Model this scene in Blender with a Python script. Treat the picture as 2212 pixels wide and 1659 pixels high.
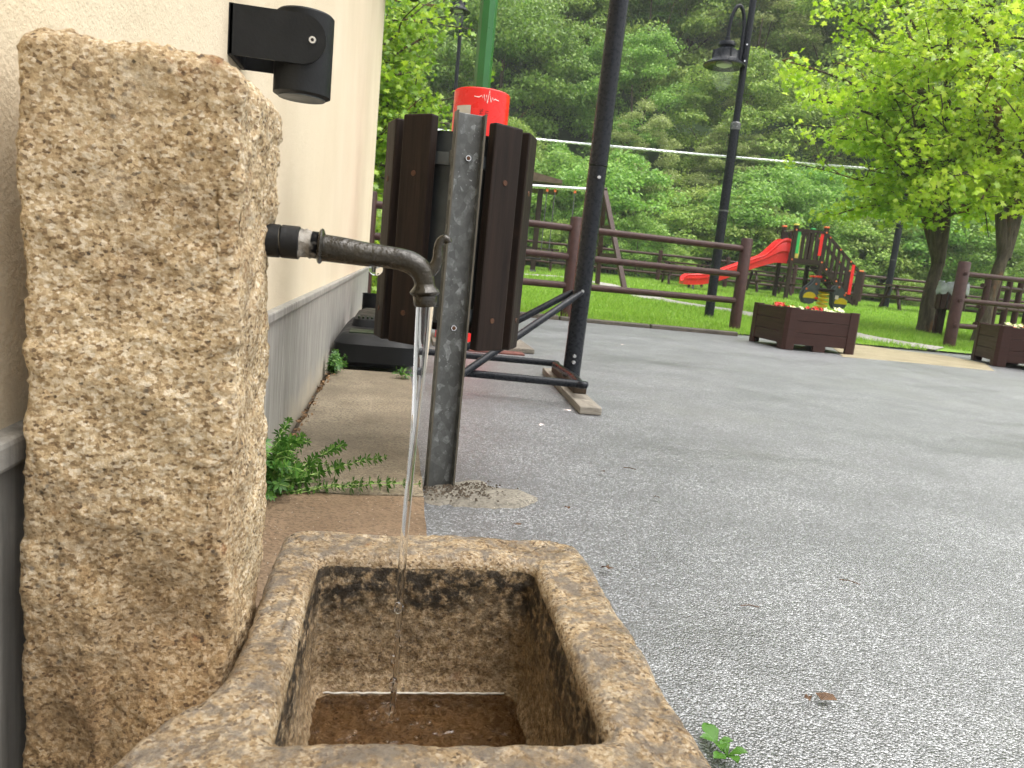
import bpy, bmesh, math, random
import numpy as np
from mathutils import Vector, Matrix, noise, Euler
for o in list(bpy.data.objects): bpy.data.objects.remove(o)
S = bpy.context.scene; COL = S.collection
random.seed(7); RNG = np.random.default_rng(7)

# ------------------------------------------------------------------ camera
PW, PH, FPX, CH = 2212., 1659., 1600., .53        # picture frame used for measuring, focal length in its pixels, camera height
rho = math.radians(5.7)
dv = Vector(((861-PW/2)/FPX, -(545-PH/2)/FPX, 1.))
pit = math.atan(math.sin(rho)*dv.x + math.cos(rho)*dv.y)
yc = dv.normalized(); up = Vector((math.cos(pit)*math.sin(rho), math.cos(pit)*math.cos(rho), -math.sin(pit)))
xc = -Vector((yc.y*up.z-yc.z*up.y, yc.z*up.x-yc.x*up.z, yc.x*up.y-yc.y*up.x))
if xc.x < 0: xc = -xc
ROT = Matrix((xc, yc, up))                         # camera (right, up, forward) -> world
CAMP = Vector((0, 0, CH))
cam = bpy.data.cameras.new('camera'); co = bpy.data.objects.new('camera', cam); COL.objects.link(co)
r_, u_, f_ = ROT @ Vector((1,0,0)), ROT @ Vector((0,1,0)), ROT @ Vector((0,0,1))
co.matrix_world = Matrix(((r_.x,u_.x,-f_.x,0),(r_.y,u_.y,-f_.y,0),(r_.z,u_.z,-f_.z,CH),(0,0,0,1)))
cam.sensor_fit = 'HORIZONTAL'; cam.sensor_width = 36; cam.lens = 36*FPX/PW
cam.clip_start = .02; cam.clip_end = 1000
cam.dof.use_dof = True; cam.dof.focus_distance = 1.15; cam.dof.aperture_fstop = 20
S.camera = co

# ------------------------------------------------------------------ sky, sun, exposure
SUN_EL, SUN_AZ = math.radians(70), math.radians(120)       # azimuth clockwise from +Y: behind right
wd = bpy.data.worlds.new('World'); S.world = wd; wd.use_nodes = True
nt = wd.node_tree; bg = nt.nodes['Background']
sk = nt.nodes.new('ShaderNodeTexSky'); sk.sky_type = 'NISHITA'; sk.sun_disc = False
sk.sun_elevation = SUN_EL; sk.sun_rotation = SUN_AZ; sk.dust_density = 6; sk.air_density = 1.5; sk.ozone_density = 1
hs = nt.nodes.new('ShaderNodeHueSaturation'); hs.inputs['Saturation'].default_value = .22
nt.links.new(sk.outputs[0], hs.inputs['Color']); nt.links.new(hs.outputs[0], bg.inputs[0]); bg.inputs[1].default_value = .15
sl = bpy.data.lights.new('sun', 'SUN'); sl.energy = 1.5; sl.angle = math.radians(95); sl.color = (1, .96, .9)
so = bpy.data.objects.new('sun', sl); COL.objects.link(so)
sd = Vector((math.sin(SUN_AZ)*math.cos(SUN_EL), math.cos(SUN_AZ)*math.cos(SUN_EL), math.sin(SUN_EL)))
so.rotation_euler = (-sd).to_track_quat('-Z', 'Y').to_euler()
vs = S.view_settings; vs.view_transform = 'Standard'; vs.look = 'None'; vs.gamma = 1; vs.use_curve_mapping = False; vs.exposure = 1.1

# ------------------------------------------------------------------ measuring helpers
def ray(u, v): return ROT @ Vector(((u-PW/2)/FPX, -(v-PH/2)/FPX, 1))
def gp(u, v, z=0.): r = ray(u, v); return CAMP + r*((z-CH)/r.z)
def aty(u, v, y): r = ray(u, v); return CAMP + r*(y/r.y)
def atx(u, v, x): r = ray(u, v); return CAMP + r*(x/r.x)
def fw(u, v, d): return CAMP + ray(u, v)*d
VH = Vector((f_.x, f_.y, 0)).normalized(); VR = Vector((VH.y, -VH.x, 0))      # horizontal view direction and its right
def sstep(a, b, x):
    t = min(1, max(0, (x-a)/(b-a))); return t*t*(3-2*t)
def terr(x, y):
    z = .0235*max(0, y-8.0)
    if y < 7.6: return 0.
    s = x*VH.x + y*VH.y
    if s > 30: z += .74*(s-30)*sstep(30, 40, s)
    return z
def lawn_pt(u, v, lo=6.5, hi=60):
    r = ray(u, v); best = None
    n = 900
    for i in range(n):
        d = lo+(hi-lo)*i/n; p = CAMP + r*d
        if p.z <= terr(p.x, p.y): return Vector((p.x, p.y, terr(p.x, p.y)))
    return p

# ------------------------------------------------------------------ mesh helpers
class MB:
    def __init__(s): s.v = []; s.f = []
    def add(s, vs_, fs):
        n = len(s.v); s.v += [tuple(p) for p in vs_]; s.f += [tuple(i+n for i in f) for f in fs]; return s
    def box(s, c, sz, M=None):
        x, y, z = sz[0]/2, sz[1]/2, sz[2]/2; c = Vector(c)
        q = [Vector(p) for p in ((-x,-y,-z),(x,-y,-z),(x,y,-z),(-x,y,-z),(-x,-y,z),(x,-y,z),(x,y,z),(-x,y,z))]
        if M is not None: q = [M @ p for p in q]
        return s.add([p+c for p in q], [(3,2,1,0),(4,5,6,7),(0,1,5,4),(1,2,6,5),(2,3,7,6),(3,0,4,7)])
    def bar(s, a, b, w, h, upv=(0,0,1)):
        a, b = Vector(a), Vector(b); d = (b-a).normalized(); upv = Vector(upv)
        if abs(d.dot(upv)) > .98: upv = Vector((0,1,0))
        r = d.cross(upv).normalized(); u = r.cross(d)
        q = []
        for p in (a, b): q += [p-r*w/2-u*h/2, p+r*w/2-u*h/2, p+r*w/2+u*h/2, p-r*w/2+u*h/2]
        return s.add(q, [(0,1,2,3),(7,6,5,4),(0,4,5,1),(1,5,6,2),(2,6,7,3),(3,7,4,0)])
    def tube(s, pts, rad, n=14, caps=True, sq=None):
        pts = [Vector(p) for p in pts]; m = len(pts)
        if not hasattr(rad, '__len__'): rad = [rad]*m
        t0 = (pts[1]-pts[0]).normalized(); ref = Vector((0,0,1)) if abs(t0.z) < .9 else Vector((0,1,0))
        a = t0.cross(ref).normalized(); vs_ = []
        for i in range(m):
            t = (pts[min(i+1,m-1)]-pts[max(i-1,0)]).normalized()
            a = (a - t*a.dot(t)).normalized(); b = t.cross(a)
            for k in range(n):
                th = 2*math.pi*k/n; vs_.append(pts[i] + (a*math.cos(th)+b*math.sin(th))*rad[i])
        fs = [(i*n+k, i*n+(k+1)%n, (i+1)*n+(k+1)%n, (i+1)*n+k) for i in range(m-1) for k in range(n)]
        if caps: fs += [tuple(range(n))[::-1], tuple(range((m-1)*n, m*n))]
        return s.add(vs_, fs)
    def lathe(s, prof, c=(0,0,0), n=28, M=None):
        c = Vector(c); vs_ = []
        for r, z in prof:
            for k in range(n):
                p = Vector((r*math.cos(2*math.pi*k/n), r*math.sin(2*math.pi*k/n), z))
                vs_.append((M @ p if M is not None else p)+c)
        m = len(prof); fs = [(i*n+k, i*n+(k+1)%n, (i+1)*n+(k+1)%n, (i+1)*n+k) for i in range(m-1) for k in range(n)]
        fs += [tuple(range(n))[::-1], tuple(range((m-1)*n, m*n))]
        return s.add(vs_, fs)
    def prism(s, poly, o, ax, ay, th):
        o, ax, ay, th = Vector(o), Vector(ax), Vector(ay), Vector(th); n = len(poly)
        v = [o+ax*p[0]+ay*p[1] for p in poly]; v += [p+th for p in v]
        return s.add(v, [tuple(range(n)), tuple(range(n, 2*n))[::-1]] + [(i, i+n, (i+1) % n+n, (i+1) % n) for i in range(n)])
def fixn(me):
    bm = bmesh.new(); bm.from_mesh(me); bmesh.ops.recalc_face_normals(bm, faces=bm.faces); bm.to_mesh(me); bm.free()
def obj(name, mb, mat, parent=None, smooth=False, bevel=0, loc=None, kind=None, label=None, cat=None, group=None):
    me = bpy.data.meshes.new(name); me.from_pydata(mb.v, [], mb.f); me.validate(); fixn(me)
    for m in (mat if isinstance(mat, (list, tuple)) else [mat]): me.materials.append(m)
    if smooth:
        me.polygons.foreach_set('use_smooth', [True]*len(me.polygons)); me.set_sharp_from_angle(angle=math.radians(40))
    o = bpy.data.objects.new(name, me); COL.objects.link(o)
    if bevel:
        b = o.modifiers.new('bevel', 'BEVEL'); b.width = bevel; b.segments = 2; b.limit_method = 'ANGLE'
    if parent: o.parent = parent
    if loc is not None: o.location = loc
    tag(o, label, cat, group, kind); return o
def tag(o, label=None, cat=None, group=None, kind=None):
    if label: o['label'] = label
    if cat: o['category'] = cat
    if group: o['group'] = group
    if kind: o['kind'] = kind
    return o
def thing(name, loc, label, cat, group=None, rz=0):
    o = bpy.data.objects.new(name, None); COL.objects.link(o); o.empty_display_size = .1
    o.location = loc; o.rotation_euler = (0, 0, rz); return tag(o, label, cat, group)
def copy_tree(o, parent=None):
    c = o.copy(); COL.objects.link(c); c.parent = parent
    for ch in o.children: copy_tree(ch, c)
    return c
def npmesh(name, V, F, mat, k, parent=None, smooth=False, matidx=None):
    """V (n,3) float, F (m,k) int"""
    me = bpy.data.meshes.new(name); n, m = len(V), len(F)
    me.vertices.add(n); me.vertices.foreach_set('co', np.asarray(V, dtype=np.float32).ravel())
    me.loops.add(m*k); me.loops.foreach_set('vertex_index', np.asarray(F, dtype=np.int32).ravel())
    me.polygons.add(m); me.polygons.foreach_set('loop_start', np.arange(0, m*k, k, dtype=np.int32))
    for mm in (mat if isinstance(mat, (list, tuple)) else [mat]): me.materials.append(mm)
    if matidx is not None: me.polygons.foreach_set('material_index', np.asarray(matidx, dtype=np.int32))
    if smooth: me.polygons.foreach_set('use_smooth', np.ones(m, dtype=bool))
    me.update(calc_edges=True); me.validate()
    o = bpy.data.objects.new(name, me); COL.objects.link(o)
    if parent: o.parent = parent
    return o

# ------------------------------------------------------------------ materials
class NT:
    def __init__(s, name):
        s.m = bpy.data.materials.new(name); s.m.use_nodes = True; s.t = s.m.node_tree; s.n = s.t.nodes; s.L = s.t.links
        s.p = s.n['Principled BSDF']; s.tc = s.n.new('ShaderNodeTexCoord'); s.out = s.n['Material Output']
    def link(s, a, b): s.L.new(a, b)
    def mapping(s, scale=(1,1,1), rot=(0,0,0)):
        m = s.n.new('ShaderNodeMapping'); m.inputs['Scale'].default_value = scale; m.inputs['Rotation'].default_value = rot
        s.link(s.tc.outputs['Object'], m.inputs['Vector']); return m.outputs[0]
    def noise(s, scale, detail=4, rough=.55, vec=None, dist=0):
        t = s.n.new('ShaderNodeTexNoise'); t.inputs['Scale'].default_value = scale; t.inputs['Detail'].default_value = detail
        t.inputs['Roughness'].default_value = rough; t.inputs['Distortion'].default_value = dist
        s.link(vec or s.tc.outputs['Object'], t.inputs['Vector']); return t.outputs['Fac']
    def voro(s, scale, vec=None, feature='F1', out='Color', rnd=1):
        t = s.n.new('ShaderNodeTexVoronoi'); t.inputs['Scale'].default_value = scale; t.feature = feature
        t.inputs['Randomness'].default_value = rnd
        s.link(vec or s.tc.outputs['Object'], t.inputs['Vector']); return t.outputs[out]
    def ramp(s, fac, stops, interp='LINEAR'):
        r = s.n.new('ShaderNodeValToRGB'); cr = r.color_ramp; cr.interpolation = interp
        while len(cr.elements) < len(stops): cr.elements.new(.5)
        for e, (p, c) in zip(cr.elements, stops):
            e.position = p; e.color = (c, c, c, 1) if not hasattr(c, '__len__') else (*c, 1)
        s.link(fac, r.inputs[0]); return r.outputs[0]
    def mix(s, fac, a, b, mode='MIX'):
        m = s.n.new('ShaderNodeMix'); m.data_type = 'RGBA'; m.blend_type = mode
        for k, v in ((0, fac), (6, a), (7, b)):
            sock = m.inputs[k]
            if hasattr(v, 'is_output'): s.link(v, sock)
            elif hasattr(v, '__len__'): sock.default_value = (*v, 1)
            else: sock.default_value = v if k == 0 else (v, v, v, 1)
        return m.outputs[2]
    def math(s, op, a, b=0.):
        m = s.n.new('ShaderNodeMath'); m.operation = op
        for sock, v in ((m.inputs[0], a), (m.inputs[1], b)):
            if hasattr(v, 'is_output'): s.link(v, sock)
            else: sock.default_value = v
        return m.outputs[0]
    def sep(s, c, i):
        m = s.n.new('ShaderNodeSeparateColor'); s.link(c, m.inputs[0]); return m.outputs[i]
    def xyz(s, i):
        m = s.n.new('ShaderNodeSeparateXYZ'); s.link(s.tc.outputs['Object'], m.inputs[0]); return m.outputs[i]
    def bump(s, h, strength=.5, dist=.01, prev=None):
        b = s.n.new('ShaderNodeBump'); b.inputs['Strength'].default_value = strength; b.inputs['Distance'].default_value = dist
        s.link(h, b.inputs['Height'])
        if prev: s.link(prev, b.inputs['Normal'])
        return b.outputs[0]
    def done(s, col=None, rough=None, metal=0, normal=None, spec=None):
        p = s.p
        for k, v in (('Base Color', col), ('Roughness', rough), ('Metallic', metal), ('Specular IOR Level', spec)):
            if v is None: continue
            if hasattr(v, 'is_output'): s.link(v, p.inputs[k])
            elif hasattr(v, '__len__'): p.inputs[k].default_value = (*v, 1)
            else: p.inputs[k].default_value = v
        if normal: s.link(normal, p.inputs['Normal'])
        return s.m
def simple(name, c, rough=.5, metal=0, var=.25, scale=12, bump=0, bscale=80, spec=None):
    t = NT(name); f = t.noise(scale, 5); d = tuple(x*(1-var) for x in c); l = tuple(min(1, x*(1+var)) for x in c)
    col = t.ramp(f, [(.3, d), (.7, l)]); rg = t.ramp(t.noise(scale*2.3, 4), [(.3, max(.03, rough-.12)), (.7, min(1, rough+.12))])
    nm = t.bump(t.noise(bscale, 4), bump, .004) if bump else None
    if spec is None: spec = .22 if max(c) < .06 else .4
    return t.done(col, rg, metal, nm, spec)
def m_granite(name, dark=1., stain=0, wet=.5, wetgrey=0):
    t = NT(name)
    g = t.voro(400, t.mapping((1, 1, 1.3)), out='Color'); r = t.sep(g, 0)
    w = t.noise(70, 7, .75, vec=t.mapping((1, 1, 1.5)), dist=.7)
    w2 = t.noise(260, 5, .7, vec=t.mapping((1, 1, 1.7)), dist=.8)
    k = t.math('ADD', t.math('ADD', t.math('MULTIPLY', r, .34), t.math('MULTIPLY', w, .38)), t.math('MULTIPLY', w2, .34))
    col = t.ramp(k, [(.29, (.055, .042, .030)), (.36, (.19, .118, .056)), (.42, (.38, .265, .138)), (.49, (.51, .38, .215)), (.58, (.61, .48, .30)), (.71, (.78, .69, .54))])
    big = t.noise(7, 5, .65)
    col = t.mix(t.ramp(big, [(.38, 0), (.62, .55)]), col, t.mix(1, col, (.72, .64, .52), 'MULTIPLY'))
    col = t.mix(t.ramp(t.noise(20, 4, .6, dist=1), [(.52, 0), (.7, .4)]), col, (.36, .285, .18))
    sp = t.voro(95, feature='F1', out='Distance')
    spm = t.math('MULTIPLY', t.ramp(sp, [(.10, .9), (.24, 0)]), t.ramp(t.noise(30, 3), [(.5, 0), (.6, .8)]))
    col = t.mix(spm, col, (.055, .045, .04))
    col = t.mix(t.ramp(t.noise(24, 6, .75, dist=.5), [(.58, 0), (.70, .55)]), col, (.66, .58, .44))
    rs = t.math('MULTIPLY', t.ramp(t.noise(42, 5, .7), [(.60, 0), (.72, .7)]), t.ramp(t.noise(14, 3), [(.48, 0), (.6, 1)]))
    col = t.mix(rs, col, (.30, .115, .025))
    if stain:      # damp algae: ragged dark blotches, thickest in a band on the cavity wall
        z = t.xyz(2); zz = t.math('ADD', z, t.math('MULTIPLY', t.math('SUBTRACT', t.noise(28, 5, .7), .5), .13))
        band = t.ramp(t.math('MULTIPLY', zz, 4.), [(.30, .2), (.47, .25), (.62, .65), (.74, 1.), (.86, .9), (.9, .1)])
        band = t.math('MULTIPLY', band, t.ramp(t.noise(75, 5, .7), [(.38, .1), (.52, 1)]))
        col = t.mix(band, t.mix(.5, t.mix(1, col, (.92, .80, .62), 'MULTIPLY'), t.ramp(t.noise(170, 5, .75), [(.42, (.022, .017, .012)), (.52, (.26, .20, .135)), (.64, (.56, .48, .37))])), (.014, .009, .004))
    else:
        dk = t.ramp(t.noise(10, 7, .75, vec=t.mapping((1, 1, .6)), dist=.9), [(.46, 0), (.64, .9*dark)])
        col = t.mix(dk, col, t.mix(1, col, (.42, .36, .29), 'MULTIPLY'))
    if name == 'granite_pillar':     # damp brown staining creeping up from the ground
        zs = t.math('ADD', t.xyz(2), t.math('MULTIPLY', t.math('SUBTRACT', t.noise(9, 6, .75), .5), .45))
        col = t.mix(t.ramp(zs, [(.16, .85), (.36, .0)]), col, t.mix(1, col, (.60, .50, .38), 'MULTIPLY'))
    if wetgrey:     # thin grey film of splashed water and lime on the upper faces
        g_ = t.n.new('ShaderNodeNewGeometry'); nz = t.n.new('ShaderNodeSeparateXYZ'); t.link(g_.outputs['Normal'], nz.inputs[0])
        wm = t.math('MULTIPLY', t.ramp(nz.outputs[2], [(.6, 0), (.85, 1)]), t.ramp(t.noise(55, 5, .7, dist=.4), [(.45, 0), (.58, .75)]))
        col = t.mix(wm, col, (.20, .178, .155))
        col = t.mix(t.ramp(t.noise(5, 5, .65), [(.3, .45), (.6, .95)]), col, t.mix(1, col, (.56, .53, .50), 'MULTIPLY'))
    n1 = t.bump(t.noise(140, 6, .75), .9, .004); n2 = t.bump(t.noise(420, 3), .5, .0015, n1)
    rg = t.ramp(t.noise(35, 4), [(.35, wet), (.65, min(.95, wet+.35))])
    return t.done(col, rg, 0, n2)
M = {}
M['granite'] = m_granite('granite_pillar', .75, 0, .5)
M['granite_trough'] = m_granite('granite_trough', .9, 0, .3, 1)
M['granite_inside'] = m_granite('granite_inside', .8, 1, .35)

def m_plaster():
    t = NT('cream_plaster'); n = t.noise(220, 4, .7); b = t.noise(2.2, 4)
    c = t.ramp(b, [(.3, (.68, .575, .41)), (.7, (.74, .64, .475))])
    st = t.ramp(t.noise(6, 5, .6, vec=t.mapping((9, 9, .5))), [(.55, 0), (.75, .25)])
    c = t.mix(st, c, (.60, .50, .35))
    c = t.mix(t.ramp(t.noise(.9, 5, .7, vec=t.mapping((1, 1, .35))), [(.45, 0), (.65, .35)]), c, (.58, .48, .33))
    c = t.mix(t.ramp(t.voro(60, out='Distance'), [(.02, .35), (.06, 0)]), c, (.3, .23, .15))
    return t.done(c, .9, 0, t.bump(n, .55, .004, t.bump(t.noise(45, 3), .3, .006)))
M['plaster'] = m_plaster()
def m_clad():
    t = NT('grey_stone_cladding'); v = t.mapping((30, 30, 1.6)); f = t.noise(2.2, 6, .65, vec=v); g = t.noise(5, 6, .7)
    c = t.ramp(f, [(.25, (.15, .142, .128)), (.5, (.29, .278, .252)), (.72, (.47, .452, .41))])
    c = t.mix(t.ramp(g, [(.4, 0), (.65, .5)]), c, (.20, .193, .18))
    z = t.math('ADD', t.xyz(2), t.math('MULTIPLY', t.noise(9, 5), .16))
    c = t.mix(t.ramp(z, [(.06, .75), (.2, 0)]), c, (.50, .42, .29))       # lime and rust tide mark along the foot
    return t.done(c, .6, 0, t.bump(t.noise(160, 4), .25, .003))
M['clad'] = m_clad()
def m_concrete(name, a, b, rough=.75):
    t = NT(name); f = t.noise(9, 6, .65); s = t.noise(140, 3, .7)
    c = t.ramp(f, [(.3, a), (.7, b)])
    c = t.mix(t.ramp(s, [(.40, .8), (.52, 0)]), c, tuple(x*.4 for x in a))
    c = t.mix(t.ramp(t.noise(3.5, 6, .7), [(.42, 0), (.62, .6)]), c, tuple(x*.62 for x in a))
    c = t.mix(t.ramp(t.voro(70, out='Distance'), [(.05, .8), (.09, 0)]), c, (.62, .58, .5))
    return t.done(c, rough, 0, t.bump(s, .5, .004))
M['slab_brown'] = m_concrete('rust_stained_slab', (.155, .098, .055), (.255, .178, .11), .6)
M['slab_tan'] = m_concrete('weathered_slab', (.17, .135, .09), (.30, .25, .175), .6)
M['mortar'] = m_concrete('mortar', (.17, .155, .125), (.27, .245, .20), .8)
M['apron'] = m_concrete('pale_concrete', (.30, .25, .15), (.42, .355, .235), .6)
M['kerb'] = m_concrete('kerb_concrete', (.06, .05, .036), (.14, .118, .085), .5)
M['path'] = m_concrete('gravel', (.30, .285, .25), (.48, .455, .41), .8)
def m_asphalt():
    t = NT('wet_asphalt'); v = t.voro(300, out='Color'); r = t.sep(v, 0); dist = t.voro(300, out='Distance')
    big = t.noise(.8, 6, .65, vec=t.mapping((.6, 1.6, 1)), dist=.6); mid = t.noise(3.2, 6, .7)
    c = t.ramp(r, [(.0, (.009, .010, .011)), (.4, (.044, .047, .052)), (.70, (.115, .122, .134)), (.92, (.38, .395, .415))])
    c = t.mix(t.ramp(mid, [(.40, 0), (.60, .9)]), c, t.mix(1, c, (.48, .49, .51), 'MULTIPLY'))
    c = t.mix(t.ramp(big, [(.52, 0), (.68, .45)]), c, t.mix(1, c, (.62, .61, .58), 'MULTIPLY'))
    c = t.mix(t.ramp(t.noise(330, 2), [(.40, .85), (.49, 0)]), c, (.010, .010, .011))
    c = t.mix(t.ramp(t.noise(1.1, 4, vec=t.mapping((1, 1, 1))), [(.55, 0), (.72, .3)]), c, (.10, .105, .085))
    rg = t.ramp(big, [(.35, .46), (.52, .42), (.68, .32)])
    h = t.math('ADD', t.math('MULTIPLY', t.math('SUBTRACT', 1., dist), .8), t.math('MULTIPLY', r, .7))
    nm = t.bump(h, .65, .003, t.bump(mid, .3, .02))
    t.p.inputs['IOR'].default_value = 2.5; m = t.done(c, rg, 0, nm, .6); return m
M['asphalt'] = m_asphalt()
def m_leaf(name, a, b, c3, trans=.35, rough=.45, rnd=.12):
    t = NT(name); oi = t.n.new('ShaderNodeObjectInfo'); g = t.n.new('ShaderNodeNewGeometry')
    f = t.math('ADD', t.math('MULTIPLY', g.outputs['Random Per Island'], .8), t.math('MULTIPLY', t.noise(.9, 3), .25))
    col = t.ramp(f, [(.1, a), (.55, b), (.95, c3)])
    h = t.n.new('ShaderNodeHueSaturation'); t.link(col, h.inputs['Color'])
    hv = t.math('ADD', .5-rnd*.18, t.math('MULTIPLY', oi.outputs['Random'], rnd*.36)); t.link(hv, h.inputs['Hue'])
    vv = t.math('ADD', 1-rnd*2.2, t.math('MULTIPLY', oi.outputs['Random'], rnd*4.4)); t.link(vv, h.inputs['Value'])
    t.done(h.outputs[0], rough)
    tr = t.n.new('ShaderNodeBsdfTranslucent'); t.link(h.outputs[0], tr.inputs[0])
    mx = t.n.new('ShaderNodeMixShader'); mx.inputs[0].default_value = trans
    t.link(t.p.outputs[0], mx.inputs[1]); t.link(tr.outputs[0], mx.inputs[2]); t.link(mx.outputs[0], t.out.inputs[0])
    return t.m
M['leaf_mid'] = m_leaf('forest_leaf_mid', (.12, .25, .036), (.23, .41, .066), (.37, .55, .105), .42, .45, .07)
M['leaf_dark'] = m_leaf('forest_leaf_dark', (.10, .22, .036), (.19, .35, .058), (.31, .48, .09), .4, .45, .07)
M['leaf_olive'] = m_leaf('forest_leaf_olive', (.17, .225, .065), (.30, .36, .11), (.43, .49, .155), .4, .45, .06)
M['leaf_pale'] = m_leaf('forest_leaf_pale', (.16, .28, .045), (.28, .43, .075), (.43, .56, .115), .42, .45, .06)
M['leaf_maple'] = m_leaf('maple_leaf', (.26, .44, .02), (.46, .66, .04), (.66, .78, .11), .52, .3, .02)
M['leaf_tree'] = m_leaf('left_tree_leaf', (.13, .26, .016), (.26, .43, .028), (.45, .60, .05), .48, .35, .04)
M['leaf_shrub'] = m_leaf('shrub_leaf', (.13, .24, .03), (.24, .37, .05), (.36, .46, .09), .4, .4, .04)
M['grass'] = m_leaf('grass_blade', (.14, .28, .022), (.25, .43, .036), (.38, .55, .09), .4, .4, .0)
M['weed'] = m_leaf('weed_leaf', (.035, .12, .014), (.07, .19, .024), (.14, .28, .042), .3, .4, .0)
M['stem'] = simple('weed_stem', (.22, .34, .08), .5)
def m_bark():
    t = NT('bark'); v = t.mapping((6, 6, 1.2)); f = t.noise(3.2, 6, .7, vec=v); c = t.ramp(f, [(.3, (.03, .024, .017)), (.55, (.085, .07, .047)), (.75, (.15, .13, .095))])
    c = t.mix(t.ramp(t.noise(1.6, 4, .6, vec=t.mapping((2, 2, .8))), [(.54, 0), (.64, .8)]), c, (.20, .10, .045))
    return t.done(c, .8, 0, t.bump(f, 1., .03), .2)
M['bark'] = m_bark()
M['soil'] = simple('soil', (.06, .045, .03), .9, 0, .4, 20, .8, 60)
M['lawn'] = simple('lawn_soil', (.15, .27, .03), .9, 0, .35, 6, .4, 60)
M['forest_floor'] = simple('forest_floor', (.045, .085, .026), .95, 0, .4, 2)
def m_wood(name, a, b, rough=.5, sc=(50, 50, 2.2)):
    t = NT(name); f = t.noise(1.6, 6, .7, vec=t.mapping(sc), dist=.4); c = t.ramp(f, [(.3, a), (.7, b)])
    c = t.mix(t.ramp(t.noise(14, 4), [(.6, 0), (.75, .5)]), c, tuple(x*1.5 for x in b))
    return t.done(c, t.ramp(f, [(.3, rough+.1), (.7, rough-.08)]), 0, t.bump(f, .4, .003), .2)
M['slat'] = m_wood('dark_stained_wood', (.005, .0028, .002), (.021, .011, .0065), .6)
M['board'] = m_wood('grey_weathered_board', (.13, .115, .095), (.28, .255, .215), .7, (9, 1.4, 40))
M['block'] = m_wood('dark_wood_block', (.03, .022, .015), (.075, .05, .03), .6)
M['fence'] = simple('brown_recycled_plastic', (.046, .022, .018), .42, 0, .25, 18, .25, 60)
M['planter'] = m_wood('planter_plank', (.025, .011, .008), (.048, .021, .016), .45, (2, 2, 60))
M['play'] = simple('dark_brown_play_timber', (.026, .015, .010), .5, 0, .3, 15)
def m_galv():
    t = NT('galvanised_steel'); v = t.voro(85, t.mapping((1, 1, .7)), out='Color'); r = t.sep(v, 0); n = t.noise(26, 5, .7)
    f = t.math('ADD', t.math('MULTIPLY', r, .28), t.math('MULTIPLY', n, .75))
    c = t.ramp(f, [(.3, (.07, .073, .07)), (.52, (.095, .098, .095)), (.62, (.125, .13, .128)), (.68, (.20, .21, .208)), (.78, (.30, .315, .315))])
    dr = t.ramp(t.voro(130, out='Distance'), [(.1, 1), (.2, 0)]); drm = t.math('MULTIPLY', dr, t.ramp(t.noise(12, 3), [(.5, 0), (.65, .7)]))
    c = t.mix(drm, c, (.5, .52, .52))
    return t.done(c, t.ramp(f, [(.3, .55), (.85, .38)]), .35, t.bump(n, .08, .003))
M['galv'] = m_galv()
M['galv_edge'] = simple('cut_steel_edge', (.09, .08, .06), .5, .3)
M['liner'] = simple('dark_zinc_liner', (.075, .085, .09), .45, .5)
M['rust'] = simple('rusty_screw', (.085, .038, .02), .7, .3)
M['steel'] = simple('bright_steel', (.62, .63, .64), .25, .9, .1)
M['black'] = simple('black_powder_coat', (.010, .011, .012), .5, 0, .25, 25, .1, 200)
M['black_gloss'] = simple('wet_black_paint', (.011, .013, .017), .3, 0, .08, 30, .03, 60)
M['black_plastic'] = simple('black_plastic', (.007, .0075, .008), .5, 0, .3, 8, .1, 40)
M['moss_plastic'] = simple('algae_tinted_plastic', (.010, .018, .008), .4, 0, .4, 5)
M['iron'] = simple('wet_bronzed_iron', (.026, .022, .015), .2, .1, .45, 40, .4, 150, .45)
M['fitting'] = simple('black_fitting', (.012, .0125, .013), .4, 0, .5, 40, .2, 120)
def m_tape():
    t = NT('limescaled_tape'); f = t.noise(45, 6, .75); c = t.ramp(f, [(.40, (.05, .045, .036)), (.54, (.22, .20, .17)), (.74, (.42, .40, .36))])
    return t.done(c, .6, 0, t.bump(f, .8, .004))
M['tape'] = m_tape()
M['red'] = simple('red_lacquer', (.72, .018, .014), .3, 0, .05, 3)
M['red_plastic'] = simple('red_slide_plastic', (.74, .03, .028), .22, 0, .08, 3)
M['green_paint'] = simple('green_paint', (.022, .13, .03), .35, 0, .12, 4)
M['silver'] = simple('brushed_plate', (.5, .5, .48), .4, .6, .08)
M['ink'] = simple('black_ink', (.02, .015, .015), .5)
M['white'] = simple('white_print', (.85, .72, .68), .5, 0, .04)
M['orange'] = simple('orange_cap', (.75, .16, .05), .4)
M['yellow'] = simple('yellow_plastic', (.78, .56, .02), .35, 0, .08)
M['yellow_cap'] = simple('yellow_cap', (.72, .62, .12), .4)
M['play_green'] = simple('green_plank', (.03, .36, .08), .4)
M['play_grey'] = simple('grey_play_panel', (.085, .095, .105), .45)
M['petal_red'] = simple('red_petal', (.55, .03, .015), .5, 0, .4, 60)
M['petal_pale'] = simple('pale_petal', (.72, .75, .42), .5, 0, .25, 60)
M['cable'] = simple('twisted_wire', (.72, .74, .76), .35, .6, .25, 40)
M['bag'] = simple('grey_plastic_bag', (.34, .36, .38), .3, 0, .35, 9, .8, 12)
M['roof'] = simple('brown_roof', (.10, .065, .045), .7, 0, .4, 6)
M['dead'] = simple('dead_leaf', (.10, .055, .028), .7, 0, .4, 60)
M['debris'] = simple('leaf_litter', (.20, .12, .06), .85, 0, .5, 90)
def m_glass(name, col=(1, 1, 1), ior=1.33, rough=0.):
    t = NT(name); p = t.p; p.inputs['Transmission Weight'].default_value = 1; p.inputs['IOR'].default_value = ior
    return t.done(col, rough)
M['water'] = m_glass('running_water')
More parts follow.
